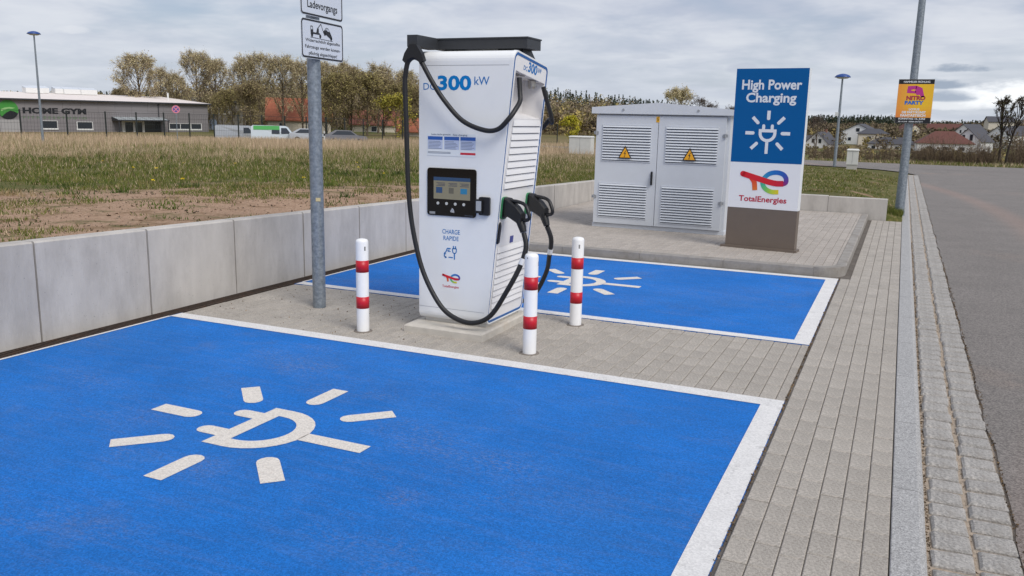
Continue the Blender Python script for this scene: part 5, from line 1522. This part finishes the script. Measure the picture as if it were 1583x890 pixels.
# ------------------------------------------------------------------ parked vehicles
M_TYRE = mat('tyre', lin(24, 24, 24), .8)
def vehicle(name, label, cat, loc, rz, prof, width, paint, win, wheels, wr, extra=()):
    t = thing(name, label, cat, loc, rz, 'vehicles parked behind the field')
    b = MB(); n = len(prof)
    # tumblehome: upper points narrower
    zs = [p[1] for p in prof]; zm = max(zs)
    def hw(z): return width / 2 - max(0, z - zm * .5) * .16
    vs = [(x, -hw(z), z) for x, z in prof] + [(x, hw(z), z) for x, z in prof]
    b.add(vs, [tuple(range(n)), tuple(range(2 * n - 1, n - 1, -1))] + [((i + 1) % n, i, n + i, n + (i + 1) % n) for i in range(n)])
    b.build('body', paint, t)
    for w in win:
        for s2 in (-1, 1):
            k2 = MB(); k2.add([(x, s2 * (hw(z) + .008), z) for x, z in (w if s2 < 0 else w[::-1])], [tuple(range(len(w)))]); k2.build('window', M_GLASSD, t)
    for x in wheels:
        for s2 in (-1, 1):
            wl = MB().tube([(x, s2 * (width / 2 - .2), wr), (x, s2 * (width / 2 + .01), wr)], wr, 16); wl = wl.build('wheel', M_TYRE, t)
            MB().tube([(x, s2 * (width / 2 + .008), wr), (x, s2 * (width / 2 + .02), wr)], wr * .62, 12).build('rim', MATS['brushed_steel'], wl)
    for nm, pts, m_ in extra:
        for s2 in (-1, 1):
            k2 = MB(); k2.add([(x, s2 * (hw(z) + .012), z) for x, z in (pts if s2 < 0 else pts[::-1])], [tuple(range(len(pts)))]); k2.build(nm, m_, t)
    return t
VAN = [(-2.6, .35), (2.45, .35), (2.6, .6), (2.55, 1.0), (1.75, 1.25), (1.15, 2.05), (.9, 2.15), (-2.4, 2.2), (-2.6, 2.05)]
M_VANW = mat('van_white', lin(196, 206, 214), .35, coat=.3); M_VANG = mat('van_green', lin(70, 160, 80), .4); M_CARD = mat('car_dark_grey', lin(112, 112, 118), .3, coat=.4); M_CARS = mat('car_silver', lin(180, 184, 190), .3, .3)
vehicle('van', 'white van with a green stripe along its roof behind the fence', 'van', (-60.8, 73.4, H(-60.8, 73.4) - .75), math.radians(-140 + 180), VAN, 2.0, M_VANW, [[(.45, 1.35), (1.45, 1.35), (1.0, 1.95), (.45, 1.95)], [(-.5, 1.35), (.3, 1.35), (.3, 1.95), (-.5, 1.95)]], (-1.6, 1.6), .34, [('green_stripe', [(-2.35, 1.75), (.3, 1.75), (.3, 2.16), (-2.35, 2.16)], M_VANG)])
vehicle('van', 'grey white van parked left of the green striped van', 'van', (-67.0, 74.8, H(-67, 74.8) - .75), math.radians(35), VAN, 2.0, M_CARS, [[(.45, 1.35), (1.45, 1.35), (1.0, 1.95), (.45, 1.95)]], (-1.6, 1.6), .34)
CAR = [(-2.1, .3), (2.1, .3), (2.15, .6), (2.0, .85), (1.1, .95), (.45, 1.42), (-1.0, 1.45), (-1.75, 1.05), (-2.1, .95)]
CW = [[(-1.5, 1.0), (.9, .98), (.40, 1.36), (-.95, 1.38)]]
vehicle('car', 'dark grey car parked right of the white marker post', 'car', (-52.0, 73.5, H(-52, 73.5) - .25), math.radians(40), CAR, 1.75, M_CARD, CW, (-1.3, 1.3), .31)
vehicle('car', 'silver car parked just behind the sign post', 'car', (-57.6, 74.8, H(-57.6, 74.8) - .25), math.radians(40), CAR, 1.75, M_CARS, CW, (-1.3, 1.3), .31)

# ================================================================== TREES AND GRASS
nr = np.random.default_rng(11)
M_LEAF = mat('spring_foliage', (.1, .1, .05), .8, attr='col', spec=.2)
M_BARK = mat('grey_bark', lin(96, 84, 70), .95, var=.2, vscale=4)
M_BARKD = mat('dark_bark', lin(56, 48, 42), .95, var=.2, vscale=4)


def leaf_tris(cent, size, jitter=.6):
    """small random triangles at the given centres"""
    n = len(cent)
    a = nr.normal(size=(n, 3)); a /= np.linalg.norm(a, axis=1)[:, None]
    b = nr.normal(size=(n, 3)); b -= a * (a * b).sum(1)[:, None]; b /= np.linalg.norm(b, axis=1)[:, None]
    s = size * (1 + jitter * (nr.random((n, 1)) - .5) * 2)
    return np.stack([cent + a * s * .75, cent - a * s * .45 + b * s * .5, cent - a * s * .45 - b * s * .5], 1)


def twig_tris(p0, p1, w):
    d = p1 - p0; n = len(p0)
    s = np.cross(d, nr.normal(size=(n, 3))); s /= np.linalg.norm(s, axis=1)[:, None] + 1e-9
    return np.stack([p0 + s * w, p0 - s * w, p1], 1)


def mix_cols(n, palette, spread=.18):
    p = np.array(palette); k = nr.integers(0, len(p), n)
    return p[k] * (1 + (nr.random((n, 1)) - .5) * 2 * spread)


def tree_mesh(h, crown_w, crown_base, n_leaf, leaf, palette, bark, branches=26, up=.9, twigs=1200, trunk_r=.16, lean=0.0, seed=1, shape='oval', limb=.30):
    """returns (trunk mesh, crown mesh)"""
    R = random.Random(seed)
    tb = MB(); ends = []; mids = []
    zc_ = h * (1 + crown_base) / 2; ra_, rb_ = crown_w / 2, h * (1 - crown_base) / 2
    def inside(v, lo=.86):
        ax_ = lean * h * (max(v.z, 0) / h) ** 2
        d = math.sqrt(((v.x - ax_) ** 2 + v.y ** 2) / ra_ ** 2 + ((v.z - zc_) / rb_) ** 2)
        if d > lo:
            k = lo * R.uniform(.72, 1.14) / d
            return Vector((ax_ + (v.x - ax_) * k, v.y * k, zc_ + (v.z - zc_) * k))
        return v
    def axis_pt(f): return Vector((lean * h * f * f, .12 * math.sin(f * 3 + seed), h * .93 * f))
    tr_ = [axis_pt(i / 7) for i in range(8)]
    tb.tube(tr_, [trunk_r * (1.15 - .95 * i / 7) for i in range(8)], 6)
    for i in range(branches):
        f = crown_base + (1 - crown_base) * (i / branches) ** .85 * .97
        a = R.uniform(0, 2 * math.pi); p = axis_pt(f)
        if shape == 'oval': prof = math.sin(math.pi * min(1, max(.08, ((f - crown_base) / (1 - crown_base)) * .92 + .10))) ** .75
        else: prof = (1 - (f - crown_base) / (1 - crown_base)) ** .5
        L = crown_w / 2 * prof * R.uniform(.75, 1.12)
        d = Vector((math.cos(a), math.sin(a), up * R.uniform(.7, 1.5))).normalized()
        ln = L / max(.35, math.hypot(d.x, d.y))
        ln = min(ln, (h - p.z) / max(.2, d.z) if d.z > 0 else ln)
        q = p + d * ln * .55 + Vector((R.uniform(-.1, .1), R.uniform(-.1, .1), .06 * ln)); e = inside(p + d * ln + Vector((0, 0, .12 * ln)))
        r0 = trunk_r * limb * (1.1 - .6 * f)
        tb.tube([p, q, e], [r0, r0 * .6, r0 * .2], 4)
        mids.append((p, q)); ends.append((q, e))
    subs = []
    for (q, e) in list(ends):
        for _ in range(4):
            f = R.uniform(0, .95); p = q.lerp(e, f); d = (e - q).normalized()
            d = (d * .5 + Vector((R.uniform(-1, 1), R.uniform(-1, 1), R.uniform(-.35, 1.1))) * .65).normalized()
            L2 = crown_w * R.uniform(.09, .20); u = inside(p + d * L2, .93)
            tb.tube([p, u], [trunk_r * .045, trunk_r * .012], 3, False); subs.append((p, u))
    segs = ends + mids + subs * 2
    P0 = np.array([tuple(s[0]) for s in segs]); P1 = np.array([tuple(s[1]) for s in segs])
    k = nr.integers(0, len(segs), twigs); t = nr.random((twigs, 1))
    base = P0[k] * (1 - t) + P1[k] * t
    dirs = (P1[k] - P0[k]); dirs /= np.linalg.norm(dirs, axis=1)[:, None] + 1e-6
    tw = nr.normal(size=(twigs, 3)) * .6 + dirs * .6 + np.array([0, 0, .35]); tw /= np.linalg.norm(tw, axis=1)[:, None]
    tl = (.03 + .085 * nr.random((twigs, 1))) * crown_w
    tips = base + tw * tl
    tris = twig_tris(base, tips, .012 + .010 * nr.random((twigs, 1)))
    bc = np.array(bark)
    cols = bc[None] * (1 + (nr.random((twigs, 1)) - .5) * .5)
    kk = nr.integers(0, twigs, n_leaf); tt = nr.random((n_leaf, 1)) ** .6
    cen = base[kk] * (1 - tt) + tips[kk] * tt + nr.normal(size=(n_leaf, 3)) * crown_w * .018
    lt = leaf_tris(cen, leaf)
    cols2 = mix_cols(n_leaf, palette, .25)
    tm = tb.mesh('trunk', M_BARK)
    o = soup('crown', np.concatenate([tris, lt]), np.concatenate([cols, cols2]), M_LEAF)
    cm = o.data; bpy.data.objects.remove(o)
    return tm, cm


PAL_POP = [lin(196, 184, 140), lin(178, 168, 124), lin(208, 196, 160), lin(164, 152, 116), lin(188, 170, 136)]
PAL_BRN = [lin(152, 138, 102), lin(136, 122, 92), lin(164, 148, 106), lin(150, 142, 96), lin(124, 110, 86)]
PAL_OLV = [lin(152, 142, 90), lin(138, 130, 82), lin(164, 150, 98), lin(126, 116, 80)]
PAL_YEL = [lin(196, 184, 56), lin(180, 172, 54), lin(206, 192, 70), lin(156, 156, 54)]
PAL_GRY = [lin(120, 106, 92), lin(104, 92, 80), lin(92, 80, 70)]
BK = lin(142, 126, 106)


def plant_tree(name, label, cat, loc, meshes, rz, s, group=None, sz=None):
    t = thing(name, label, cat, loc, rz, group)
    t.scale = (s, s, sz or s)
    link('trunk', meshes[0], t); link('crown', meshes[1], t)
    return t


pops = [tree_mesh(13, 8.0, .12, 8600, .105, PAL_POP, BK, 64, 1.25, 5200, .17, seed=s) for s in (1, 2, 3)]
poplar_spots = [(-47.6, 158, 1.00, 1.25, 'bare spring tree with a broad crown, leftmost behind the gym hall roof'), (-46.4, 165, .86, 1.0, 'slender bare tree right beside the broad one behind the gym roof'), (-45.5, 168, .80, .9, 'small bare tree in the gap behind the vent pipe of the gym'), (-44.3, 157, 1.06, .92, 'tallest spring tree rising behind the right end of the gym'), (-43.2, 160, 1.0, .9, 'spring tree with forked branches just right of the tallest one'),
                (-41.6, 155, 1.0, .82, 'spring tree between the gym and the orange roof, left one of a close pair'), (-40.6, 153, 1.04, .95, 'spring tree between the gym and the orange roof, right one of a close pair'), (-39.2, 152, 1.03, .9, 'spring tree standing behind the orange roof'), (-38.0, 156, 1.0, .85, 'spring tree directly left of the two white signs'), (-36.6, 158, 1.0, .9, 'spring tree hidden partly by the galvanised sign post'), (-35.3, 160, 1.02, .95, 'spring tree just right of the white signs'), (-33.2, 165, 1.02, 1.15, 'broad spring tree left of the charger hose'), (-31.4, 172, .96, 1.0, 'spring tree showing through the loop of the charger hose'), (-29.9, 175, .92, 1.0, 'spring tree right beside the white charger body')]
for i, (az, r, s, wd, lab) in enumerate(poplar_spots):
    p = polar(az, r); p.z = H(p.x, p.y) - .2
    t = plant_tree('spring_tree', lab, 'tree', p, pops[i % 3], i * 1.3, s * wd, 'spring trees in a row behind the field', s)

brs = [tree_mesh(8, 7.0, .04, 7200, .110, pal, lin(124, 110, 88), 48, 1.3, 6500, .09, seed=s) for s, pal in ((11, PAL_BRN), (12, PAL_OLV), (13, PAL_BRN), (14, PAL_OLV))]
bush_spots = [(-48.4, 190, 1.0, 'olive thicket low behind the skylights of the gym'), (-50.2, 195, .9, 'olive brown thicket behind the middle of the gym roof'), (-52.0, 200, .85, 'thin brown thicket behind the left of the gym roof'), (-42.3, 140, .86, 'brown thicket right of the grey outbuilding'), (-41.2, 134, 1.0, 'dense brown thicket between the outbuilding and the orange roof'), (-42.9, 150, .8, 'brown thicket just behind the grey outbuilding'), (-36.5, 150, .95, 'brown thicket hidden partly by the sign post'), (-35.8, 136, 1.2, 'tall olive thicket just right of the sign post'), (-34.9, 142, 1.35, 'tallest olive brown thicket right of the sign post'), (-33.9, 138, 1.25, 'broad olive thicket in the middle behind the fence'), (-32.8, 145, 1.25, 'brown thicket left of the charger hose'), (-31.6, 140, 1.1, 'brown thicket seen between hose and charger'), (-30.4, 140, 1.0, 'brown thicket right behind the charger body'), (-43.6, 165, .8, 'brown thicket over the right corner of the gym')]
for i, (az, r, s, lab) in enumerate(bush_spots):
    p = polar(az, r); p.z = H(p.x, p.y) - .3
    plant_tree('thicket_tree', lab, 'tree', p, brs[i % 4], i * 2.1, s, 'brown thicket trees behind the fence')
yel = tree_mesh(2.9, 2.5, .05, 2600, .085, PAL_YEL, lin(92, 84, 50), 26, 1.2, 700, .04, seed=21)
p = polar(-20.6, 78); p.z = H(p.x, p.y) - .1
plant_tree('flowering_shrub', 'yellow green shrub between the charger and the transformer cabinet', 'shrub', p, yel, .4, 1.0)
yel2 = tree_mesh(6.0, 6.0, .05, 3600, .15, [lin(164, 156, 66), lin(148, 142, 60), lin(176, 162, 76)], lin(92, 84, 50), 30, 1.1, 1400, .07, seed=22)
p = polar(-32.1, 112); p.z = H(p.x, p.y) - .2
plant_tree('flowering_shrub', 'large yellow green shrub by the fence left of the charger hose', 'shrub', p, yel2, 1.4, 1.0)
# trees over the cabinet
big = tree_mesh(10.0, 9.5, .12, 5200, .15, PAL_POP, BK, 36, 1.1, 1800, .2, seed=31)
p = polar(-13.6, 175); p.z = -1.6
plant_tree('spring_tree', 'round crowned spring tree above the roof of the transformer cabinet', 'tree', p, big, .3, 1.0)
bare = tree_mesh(8.6, 5.2, .2, 260, .14, PAL_GRY, lin(98, 88, 84), 30, 1.6, 2200, .12, seed=32)
for az, r, s, lab in ((-12.3, 175, 1.0, 'bare grey tree right of the round tree above the cabinet roof'), (-11.5, 182, .9, 'small bare grey tree at the right end of the cabinet roof'), (-10.3, 170, .8, 'bare grey tree just left of the blue totem'), (-5.0, 110, .62, 'thin bare tree standing left of the far street lamp')):
    p = polar(az, r); p.z = -1.8 if az < -8 else H(p.x, p.y)
    plant_tree('bare_tree', lab, 'tree', p, bare, az * 3, s)
# right: leaning trees and bare hedge by the cross street
lean1 = tree_mesh(3.6, 1.7, .30, 500, .032, [lin(112, 112, 62), lin(98, 98, 54)], lin(70, 60, 50), 26, 1.6, 1300, .075, lean=-.06, seed=41, limb=.5)
lean2 = tree_mesh(3.8, 2.0, .34, 560, .032, [lin(112, 108, 62), lin(98, 92, 54)], lin(70, 60, 50), 26, 1.5, 1300, .065, lean=.22, seed=42, limb=.5)
for me_ in (lean1[0], lean2[0]): me_.materials[0] = M_BARKD
plant_tree('roadside_tree', 'dark upright bare tree by the cross street at the right', 'tree', (4.62, 51.4, -.25), lean1, 0, 1.0)
plant_tree('roadside_tree', 'dark bare tree leaning right by the cross street', 'tree', (4.95, 51.6, -.25), lean2, 0, 1.0)


def bush_mesh(h, w, stems, side, cols_, seed):
    """many-stemmed leafless bush: (stem mesh, twig mesh)"""
    st = np.random.default_rng(seed)
    def go(n, base, tip, wd, nm):
        d = tip - base; s2 = np.cross(d, st.normal(size=(n, 3))); s2 /= np.linalg.norm(s2, axis=1)[:, None]
        o = soup(nm, np.stack([base + s2 * wd, base - s2 * wd, tip], 1), np.array(cols_)[st.integers(0, len(cols_), n)] * (.8 + .4 * st.random((n, 1))), M_LEAF)
        m_ = o.data; bpy.data.objects.remove(o); return m_
    a = st.random(stems) * 6.283; r = w / 2 * np.sqrt(st.random(stems))
    b0 = np.stack([r * np.cos(a), r * np.sin(a), np.zeros(stems)], 1)
    t0 = b0 * 1.25 + np.stack([st.normal(size=stems) * .10 * h, st.normal(size=stems) * .10 * h, h * (.55 + .45 * st.random(stems)) * (1 - .35 * (r / (w / 2)) ** 2)], 1)
    k = st.integers(0, stems, side); f = st.random((side, 1)) * .75 + .15
    b1 = b0[k] * (1 - f) + t0[k] * f
    t1 = b1 + st.normal(size=(side, 3)) * [.09 * h, .09 * h, .05 * h] + [0, 0, .13 * h]
    return go(stems, b0, t0, .010, 'trunk'), go(side, b1, t1, .006, 'crown')


HC = [lin(96, 82, 70), lin(110, 94, 78), lin(84, 72, 62), lin(124, 108, 84)]
hed = [bush_mesh(1.75, 1.0, 110, 520, HC, s) for s in (51, 52, 53)]
hl_ = ['first', 'second', 'third', 'fourth', 'fifth', 'sixth', 'seventh', 'eighth', 'ninth', 'tenth', 'eleventh']
for i in range(9):
    x = .75 + i * .42; y = 49.4 + .9 * math.sin(i * 1.9)
    plant_tree('hedge_bush', 'bare twiggy hedge bush beyond the cross street, %s from the lamp post' % hl_[i], 'hedge bush', (x, y, H(x, y) - .08), hed[i % 3], i * 1.7, .85 + .28 * ((i * 7) % 5) / 4, 'bare hedge bushes beyond the cross street')
for i in range(7):
    x = -4.6 + i * .72; y = 52.5 + 1.5 * math.sin(i * 2.3)
    plant_tree('roadside_bush', 'thin leafless bush beyond the cross street, %s rightward from the totem' % hl_[i], 'bush', (x, y, H(x, y) - .1), hed[(i + 1) % 3], i * 2.7, .60 + .3 * ((i * 3) % 4) / 3, 'leafless bushes below the village')
for i, (x, y, s) in enumerate(((5.7, 52.5, 1.3), (6.4, 55, 1.6), (4.0, 55, 1.0), (6.9, 58, 1.9))):
    plant_tree('roadside_bush', 'olive bush under the leaning trees, %s from the left' % hl_[i], 'bush', (x, y, H(x, y) - .1), hed[i % 3], i, s, 'bushes under the leaning trees')

# ------------------------------------------------------------------ far wood on the hills: one mass
AZT = [-70, -55, -50, -47, -43, -40, -36, -32.5, -28, -24, -21.1, -15.7, -13, -11.1, -8, -5, -3.7, -1, 0, 1.5, 3.4, 5, 8, 20]
ELT = [.020, .018, .020, .027, .038, .046, .048, .050, .047, .040, .0345, .0270, .020, .0140, .0115, .0112, .0112, .0125, .010, .0075, .0085, .0105, .013, .013]
tris, cols = [], []
def crown_cloud(x, y, z, h, w, n, sz, pal, kind):
    if kind == 'con':
        f = nr.random(n) ** 1.4; zz = z + h * (.06 + .94 * f); rad = w / 2 * (1 - f) * (.35 + .65 * nr.random(n)); a = nr.random(n) * 6.283
    else:
        u = nr.normal(size=(n, 3)); u /= np.linalg.norm(u, axis=1)[:, None]; q = nr.random(n) ** .45
        a = np.arctan2(u[:, 1], u[:, 0]); rad = np.hypot(u[:, 0], u[:, 1]) * q * w / 2; zz = z + h * .52 + u[:, 2] * q * h * .48
    c = np.stack([x + rad * np.cos(a), y + rad * np.sin(a), zz], 1)
    tris.append(leaf_tris(c, sz)); cols.append(mix_cols(n, pal, .28))
CON = [lin(64, 74, 58), lin(54, 64, 54), lin(74, 80, 64)]
DEC = [lin(134, 118, 96), lin(120, 106, 88), lin(146, 130, 102), lin(130, 122, 88), lin(110, 98, 84)]
DEC2 = [lin(156, 142, 90), lin(168, 150, 96), lin(138, 126, 80)]
for az in np.arange(-58, -8.5, .14):
    el = np.interp(az, AZT, ELT)
    for row in range(6):
        r = 190 + row * 34 + nr.uniform(-14, 14); a = az + nr.uniform(-.12, .12)
        p = polar(a, r); z = H(p.x, p.y) - .5
        f = (.40, .55, .68, .80, .92, 1.0)[row] * nr.uniform(.86, 1.04)
        ztop = 1.65 + el * r * f
        h = ztop - z
        if h < 1.5: continue
        con = (row >= 4 and az > -30 and nr.random() < .75) or (row >= 3 and nr.random() < .1)
        w = min(h, 11) * nr.uniform(.45, .8) if not con else min(h, 12) * .46
        crown_cloud(p.x, p.y, z + max(0, h - 13) * .6 * 0, h, max(w, 2.5), 170 if con else 170, .44 if con else .42, CON if con else (DEC2 if nr.random() < .18 else DEC), 'con' if con else 'dec')
DEC = [tuple(v * .72 for v in c) for c in DEC]
for az in np.arange(-9.2, 8.2, .062):
    el = np.interp(az, AZT, ELT)
    for row in range(6):
        r = 440 + row * 75 + nr.uniform(-25, 25); a = az + nr.uniform(-.06, .06)
        p = polar(a, r); z = H(p.x, p.y) - 1
        ztop = 1.65 + el * r * (0, 0, .35, .6, .85, 1.0)[row] * nr.uniform(.8, 1.06)
        h = max(ztop - z, nr.uniform(5, 8)) if row < 4 else ztop - z
        if h < 2: continue
        con = (row >= 3 and az < .5 and nr.random() < .9) or (row >= 4 and nr.random() < .35)
        w = min(h, 15) * nr.uniform(.42, .75) if not con else min(h, 16) * .44
        crown_cloud(p.x, p.y, z, h, max(w, 4), 105, .85, CON if con else DEC, 'con' if con else 'dec')
for k in range(120):
    a = nr.uniform(-9, 7.5); r = nr.uniform(335, 455); p = polar(a, r); z = H(p.x, p.y) - .5
    h = nr.uniform(4.5, 8.5); crown_cloud(p.x, p.y, z, h, h * nr.uniform(.6, .9), 150, .5, DEC if nr.random() < .8 else DEC2, 'dec')
# shrubs between cross street and village
for k in range(200):
    a = nr.uniform(-9, 7.5); r = nr.uniform(70, 300); p = polar(a, r); z = H(p.x, p.y) - .2
    h = nr.uniform(.5, 1.2) * (1 + r / 260); crown_cloud(p.x, p.y, z, h, h * 1.1, 70, .06 + r * .0011, DEC if nr.random() < .75 else DEC2, 'dec')
soup('woodland', np.concatenate(tris), np.concatenate(cols), M_LEAF, kind='stuff', label='brown leafless wood with dark conifers along the hills behind')

# ------------------------------------------------------------------ grass
def blades(px, py, hgt, wid, lean, cols_, z=None, per=1):
    n = len(px); pz = land(px, py) if z is None else z
    a = nr.random(n) * 6.283; b = nr.random(n) * 6.283
    c = np.stack([px, py, pz - .01], 1)
    s = np.stack([np.cos(a), np.sin(a), np.zeros(n)], 1) * wid[:, None] / 2
    tip = c + np.stack([np.cos(b) * lean * hgt, np.sin(b) * lean * hgt, hgt], 1)
    return np.stack([c - s, c + s, tip], 1), cols_


def polar_samples(n, r0, r1, a0, a1, power=1.0):
    """more samples near the camera"""
    u = nr.random(n); r = r0 * (r1 / r0) ** u if power == 0 else (r0 ** power + u * (r1 ** power - r0 ** power)) ** (1 / power)
    a = np.radians(a0 + nr.random(n) * (a1 - a0))
    return r * np.sin(a), r * np.cos(a), r


T_, C_ = [], []
STRAW = [lin(190, 170, 142), lin(176, 156, 128), lin(202, 182, 154), lin(160, 142, 116), lin(184, 158, 136)]
GRND = [lin(92, 104, 44), lin(106, 110, 54), lin(78, 92, 40), lin(120, 116, 64)]
GRN = [lin(100, 112, 54), lin(116, 120, 64), lin(86, 100, 48), lin(134, 128, 78)]
# tall dry grass
for n, r0, r1 in ((130000, 18, 50), (110000, 45, 112)):
    x, y, r = polar_samples(n, r0, r1, -58, -17, .6)
    m = vnoise(x, y, .45, 5) * .6 + vnoise(x, y, 1.5, 6) * .4
    keep = (x < -6.2) & (m + (r - 30) * .035 > .42) & (cross_dist(x, y) > 3.2) & (r + (vnoise(x, y, .25, 12) - .5) * 14 > 23)
    x, y, r, m = x[keep], y[keep], r[keep], m[keep]; n = len(x)
    hh = (.06 + .44 * nr.random(n) ** 1.6) * (.25 + 1.25 * vnoise(x, y, .22, 14)) * np.clip((r - 18) / 22, .25, 1.1)
    g = nr.random(n) < np.clip((vnoise(x, y, .18, 15) - .38) * 2.6, 0, .85) * (1 - np.clip((r - 30) / 50, 0, .75))
    hh[g] *= .7
    c = mix_cols(n, STRAW, .22); c[g] = mix_cols(g.sum(), GRN, .2)
    t, c = blades(x, y, hh, .006 + r * .00055 * nr.random(n), .45 * nr.random(n), c); T_.append(t); C_.append(c)
# green band and tufts
for n, r0, r1 in ((230000, 7, 36),):
    x, y, r = polar_samples(n, r0, r1, -62, -18, 1.0)
    m = vnoise(x, y, .9, 7) * .55 + vnoise(x, y, 3.1, 8) * .45
    thr = np.interp(r, [7, 11, 13.5, 15.5, 18, 26, 36], [.595, .60, .57, .47, .34, .38, .58])
    near_wall = (x > -6.15)
    keep = (x < -5.68) & ((m > thr) | (near_wall & (m > .52)))
    x, y, r, m = x[keep], y[keep], r[keep], m[keep]; n = len(x)
    hh = (.02 + .06 * nr.random(n)) * (.5 + 1.0 * m) * np.interp(r, [7, 14, 20, 30], [.6, .8, 1.5, 2.6])
    c = mix_cols(n, GRND, .25); d = nr.random(n) < np.interp(r, [10, 18, 24, 34], [.10, .12, .22, .5]); c[d] = mix_cols(d.sum(), STRAW, .2)
    t, c = blades(x, y, hh, .008 + r * .0006 * nr.random(n), .9 * nr.random(n), c); T_.append(t); C_.append(c)
# weedy clumps
cx_, cy_2, cr_ = polar_samples(420, 9, 34, -58, -20, 1.2)
k_ = cx_ < -6.0; cx_, cy_2 = cx_[k_], cy_2[k_]; per = 46
x = np.repeat(cx_, per) + nr.normal(size=len(cx_) * per) * np.repeat(.06 + .22 * nr.random(len(cx_)) ** 2, per); y = np.repeat(cy_2, per) + nr.normal(size=len(cx_) * per) * np.repeat(.06 + .22 * nr.random(len(cx_)) ** 2, per)
hk = np.repeat(.03 + .20 * nr.random(len(cx_)) ** 2, per) * np.clip((np.hypot(x, y) - 6) / 14, .25, 1.2) * (.5 + .7 * nr.random(len(x)))
kc = np.repeat(nr.integers(0, 4, len(cx_)), per); pc = np.array([lin(74, 90, 38), lin(88, 104, 44), lin(66, 80, 40), lin(150, 132, 100)])[kc] * (.8 + .4 * nr.random((len(x), 1)))
ok_ = x < -5.7
t, c = blades(x[ok_], y[ok_], hk[ok_], .012 + .012 * nr.random(ok_.sum()), 1.0 * nr.random(ok_.sum()), pc[ok_]); T_.append(t); C_.append(c)
# lawn behind the low wall, to the cross street, and field left of the cabinet
x = nr.uniform(-14, .08, 120000); y = 16.74 + (nr.random(120000) ** 1.35) * 22
r = np.hypot(x, y); m = vnoise(x, y, .8, 9) * .6 + vnoise(x, y, 2.6, 10) * .4
keep = (m > .42) & (cross_dist(x, y) > 2.55) & ~((x > -.15 - np.clip(y - 31, 0, 9) * .55) & (y > 31)) & (np.hypot(x - .055, y - 17.75) > .11)
x, y, r, m = x[keep], y[keep], r[keep], m[keep]; n = len(x)
hh = (.02 + .05 * nr.random(n)) * (.6 + .9 * m); c = mix_cols(n, GRND, .22); d = nr.random(n) < np.where(x < -7, .5, .16); c[d] = mix_cols(d.sum(), STRAW, .2)
tall = (x < -7) & (y > 24); hh[tall] *= 2.6
t, c = blades(x, y, hh, .006 + r * .0004, .9 * nr.random(n), c); T_.append(t); C_.append(c)
# verge beyond the cross street
x = nr.uniform(-8, 9, 30000); y = nr.uniform(43.5, 60, 30000); keep = cross_dist(x, y) > 2.6; x, y = x[keep], y[keep]; n = len(x)
c = mix_cols(n, GRND, .22); d = nr.random(n) < .35; c[d] = mix_cols(d.sum(), STRAW, .2)
t, c = blades(x, y, .06 + .16 * nr.random(n), np.full(n, .03), .8 * nr.random(n), c); T_.append(t); C_.append(c)
# tuft round the lamp post foot and weeds in joints
x = .055 + nr.normal(size=2600) * .20; y = 17.55 + nr.normal(size=2600) * .22; keep = (x < .108) & (y > 16.73) & (np.hypot(x - .055, y - 17.75) > .10)
x, y = x[keep], y[keep]; n = len(x)
t, c = blades(x, y, .05 + .11 * nr.random(n), np.full(n, .012), .8 * nr.random(n), mix_cols(n, GRND, .2)); T_.append(t); C_.append(c)
M_BLADE = mat('grass_blade', (.1, .1, .05), .85, attr='col', spec=.15)
soup('grass', np.concatenate(T_), np.concatenate(C_), M_BLADE, kind='stuff', label='dry straw, green grass and tufts over field, lawn and verges')

# dandelions, pebbles and joint debris
tr_, co2 = [], []
for k in range(16):
    a = nr.uniform(-50, -24); r = nr.uniform(16, 25); p = polar(a, r)
    if p.x > -6.0: continue
    z = H(p.x, p.y) + .07
    cen = np.array([[p.x, p.y, z]]) + nr.normal(size=(14, 3)) * [.016, .016, .006]
    tr_.append(leaf_tris(cen, .016)); co2.append(mix_cols(14, [lin(232, 196, 30), lin(240, 210, 60)], .1))
soup('dandelions', np.concatenate(tr_), np.concatenate(co2), M_BLADE, kind='stuff', label='yellow dandelions scattered in the green strip')
n = 9000
x = np.concatenate([nr.uniform(-12, -5.75, n), -.495 + nr.normal(size=900) * .003, .255 + nr.normal(size=1500) * .004, .421 + nr.normal(size=900) * .004, .598 + nr.normal(size=700) * .006, nr.uniform(-5.4, -3, 160)])
y = np.concatenate([nr.uniform(2, 13, n), nr.uniform(2.4, 9.9, 900), nr.uniform(2.4, 14, 1500), nr.uniform(2.4, 14, 900), nr.uniform(2.4, 12, 700), nr.uniform(5.2, 6.6, 160)])
zz = np.concatenate([land(x[:n], y[:n]), np.full(900, .001), np.full(1500, -.034), np.full(900, -.036), np.full(700, -.020), np.full(160, .002)])
cen = np.stack([x, y, zz + .003], 1); sz = np.concatenate([.006 + .024 * nr.random((n, 1)) ** 4, .004 + .006 * nr.random((len(x) - n, 1))])
pal = mix_cols(len(x), [lin(170, 150, 130), lin(140, 122, 104), lin(110, 98, 84)], .25); pal[n:] = mix_cols(len(x) - n, [lin(116, 100, 82), lin(88, 76, 62), lin(136, 112, 82)], .3)
t = np.concatenate([leaf_tris(cen, sz), leaf_tris(cen, sz)]); soup('gravel', t, np.concatenate([pal, pal * .8]), M_BLADE, kind='stuff', label='small stones on the bare soil and grit in the paving joints')
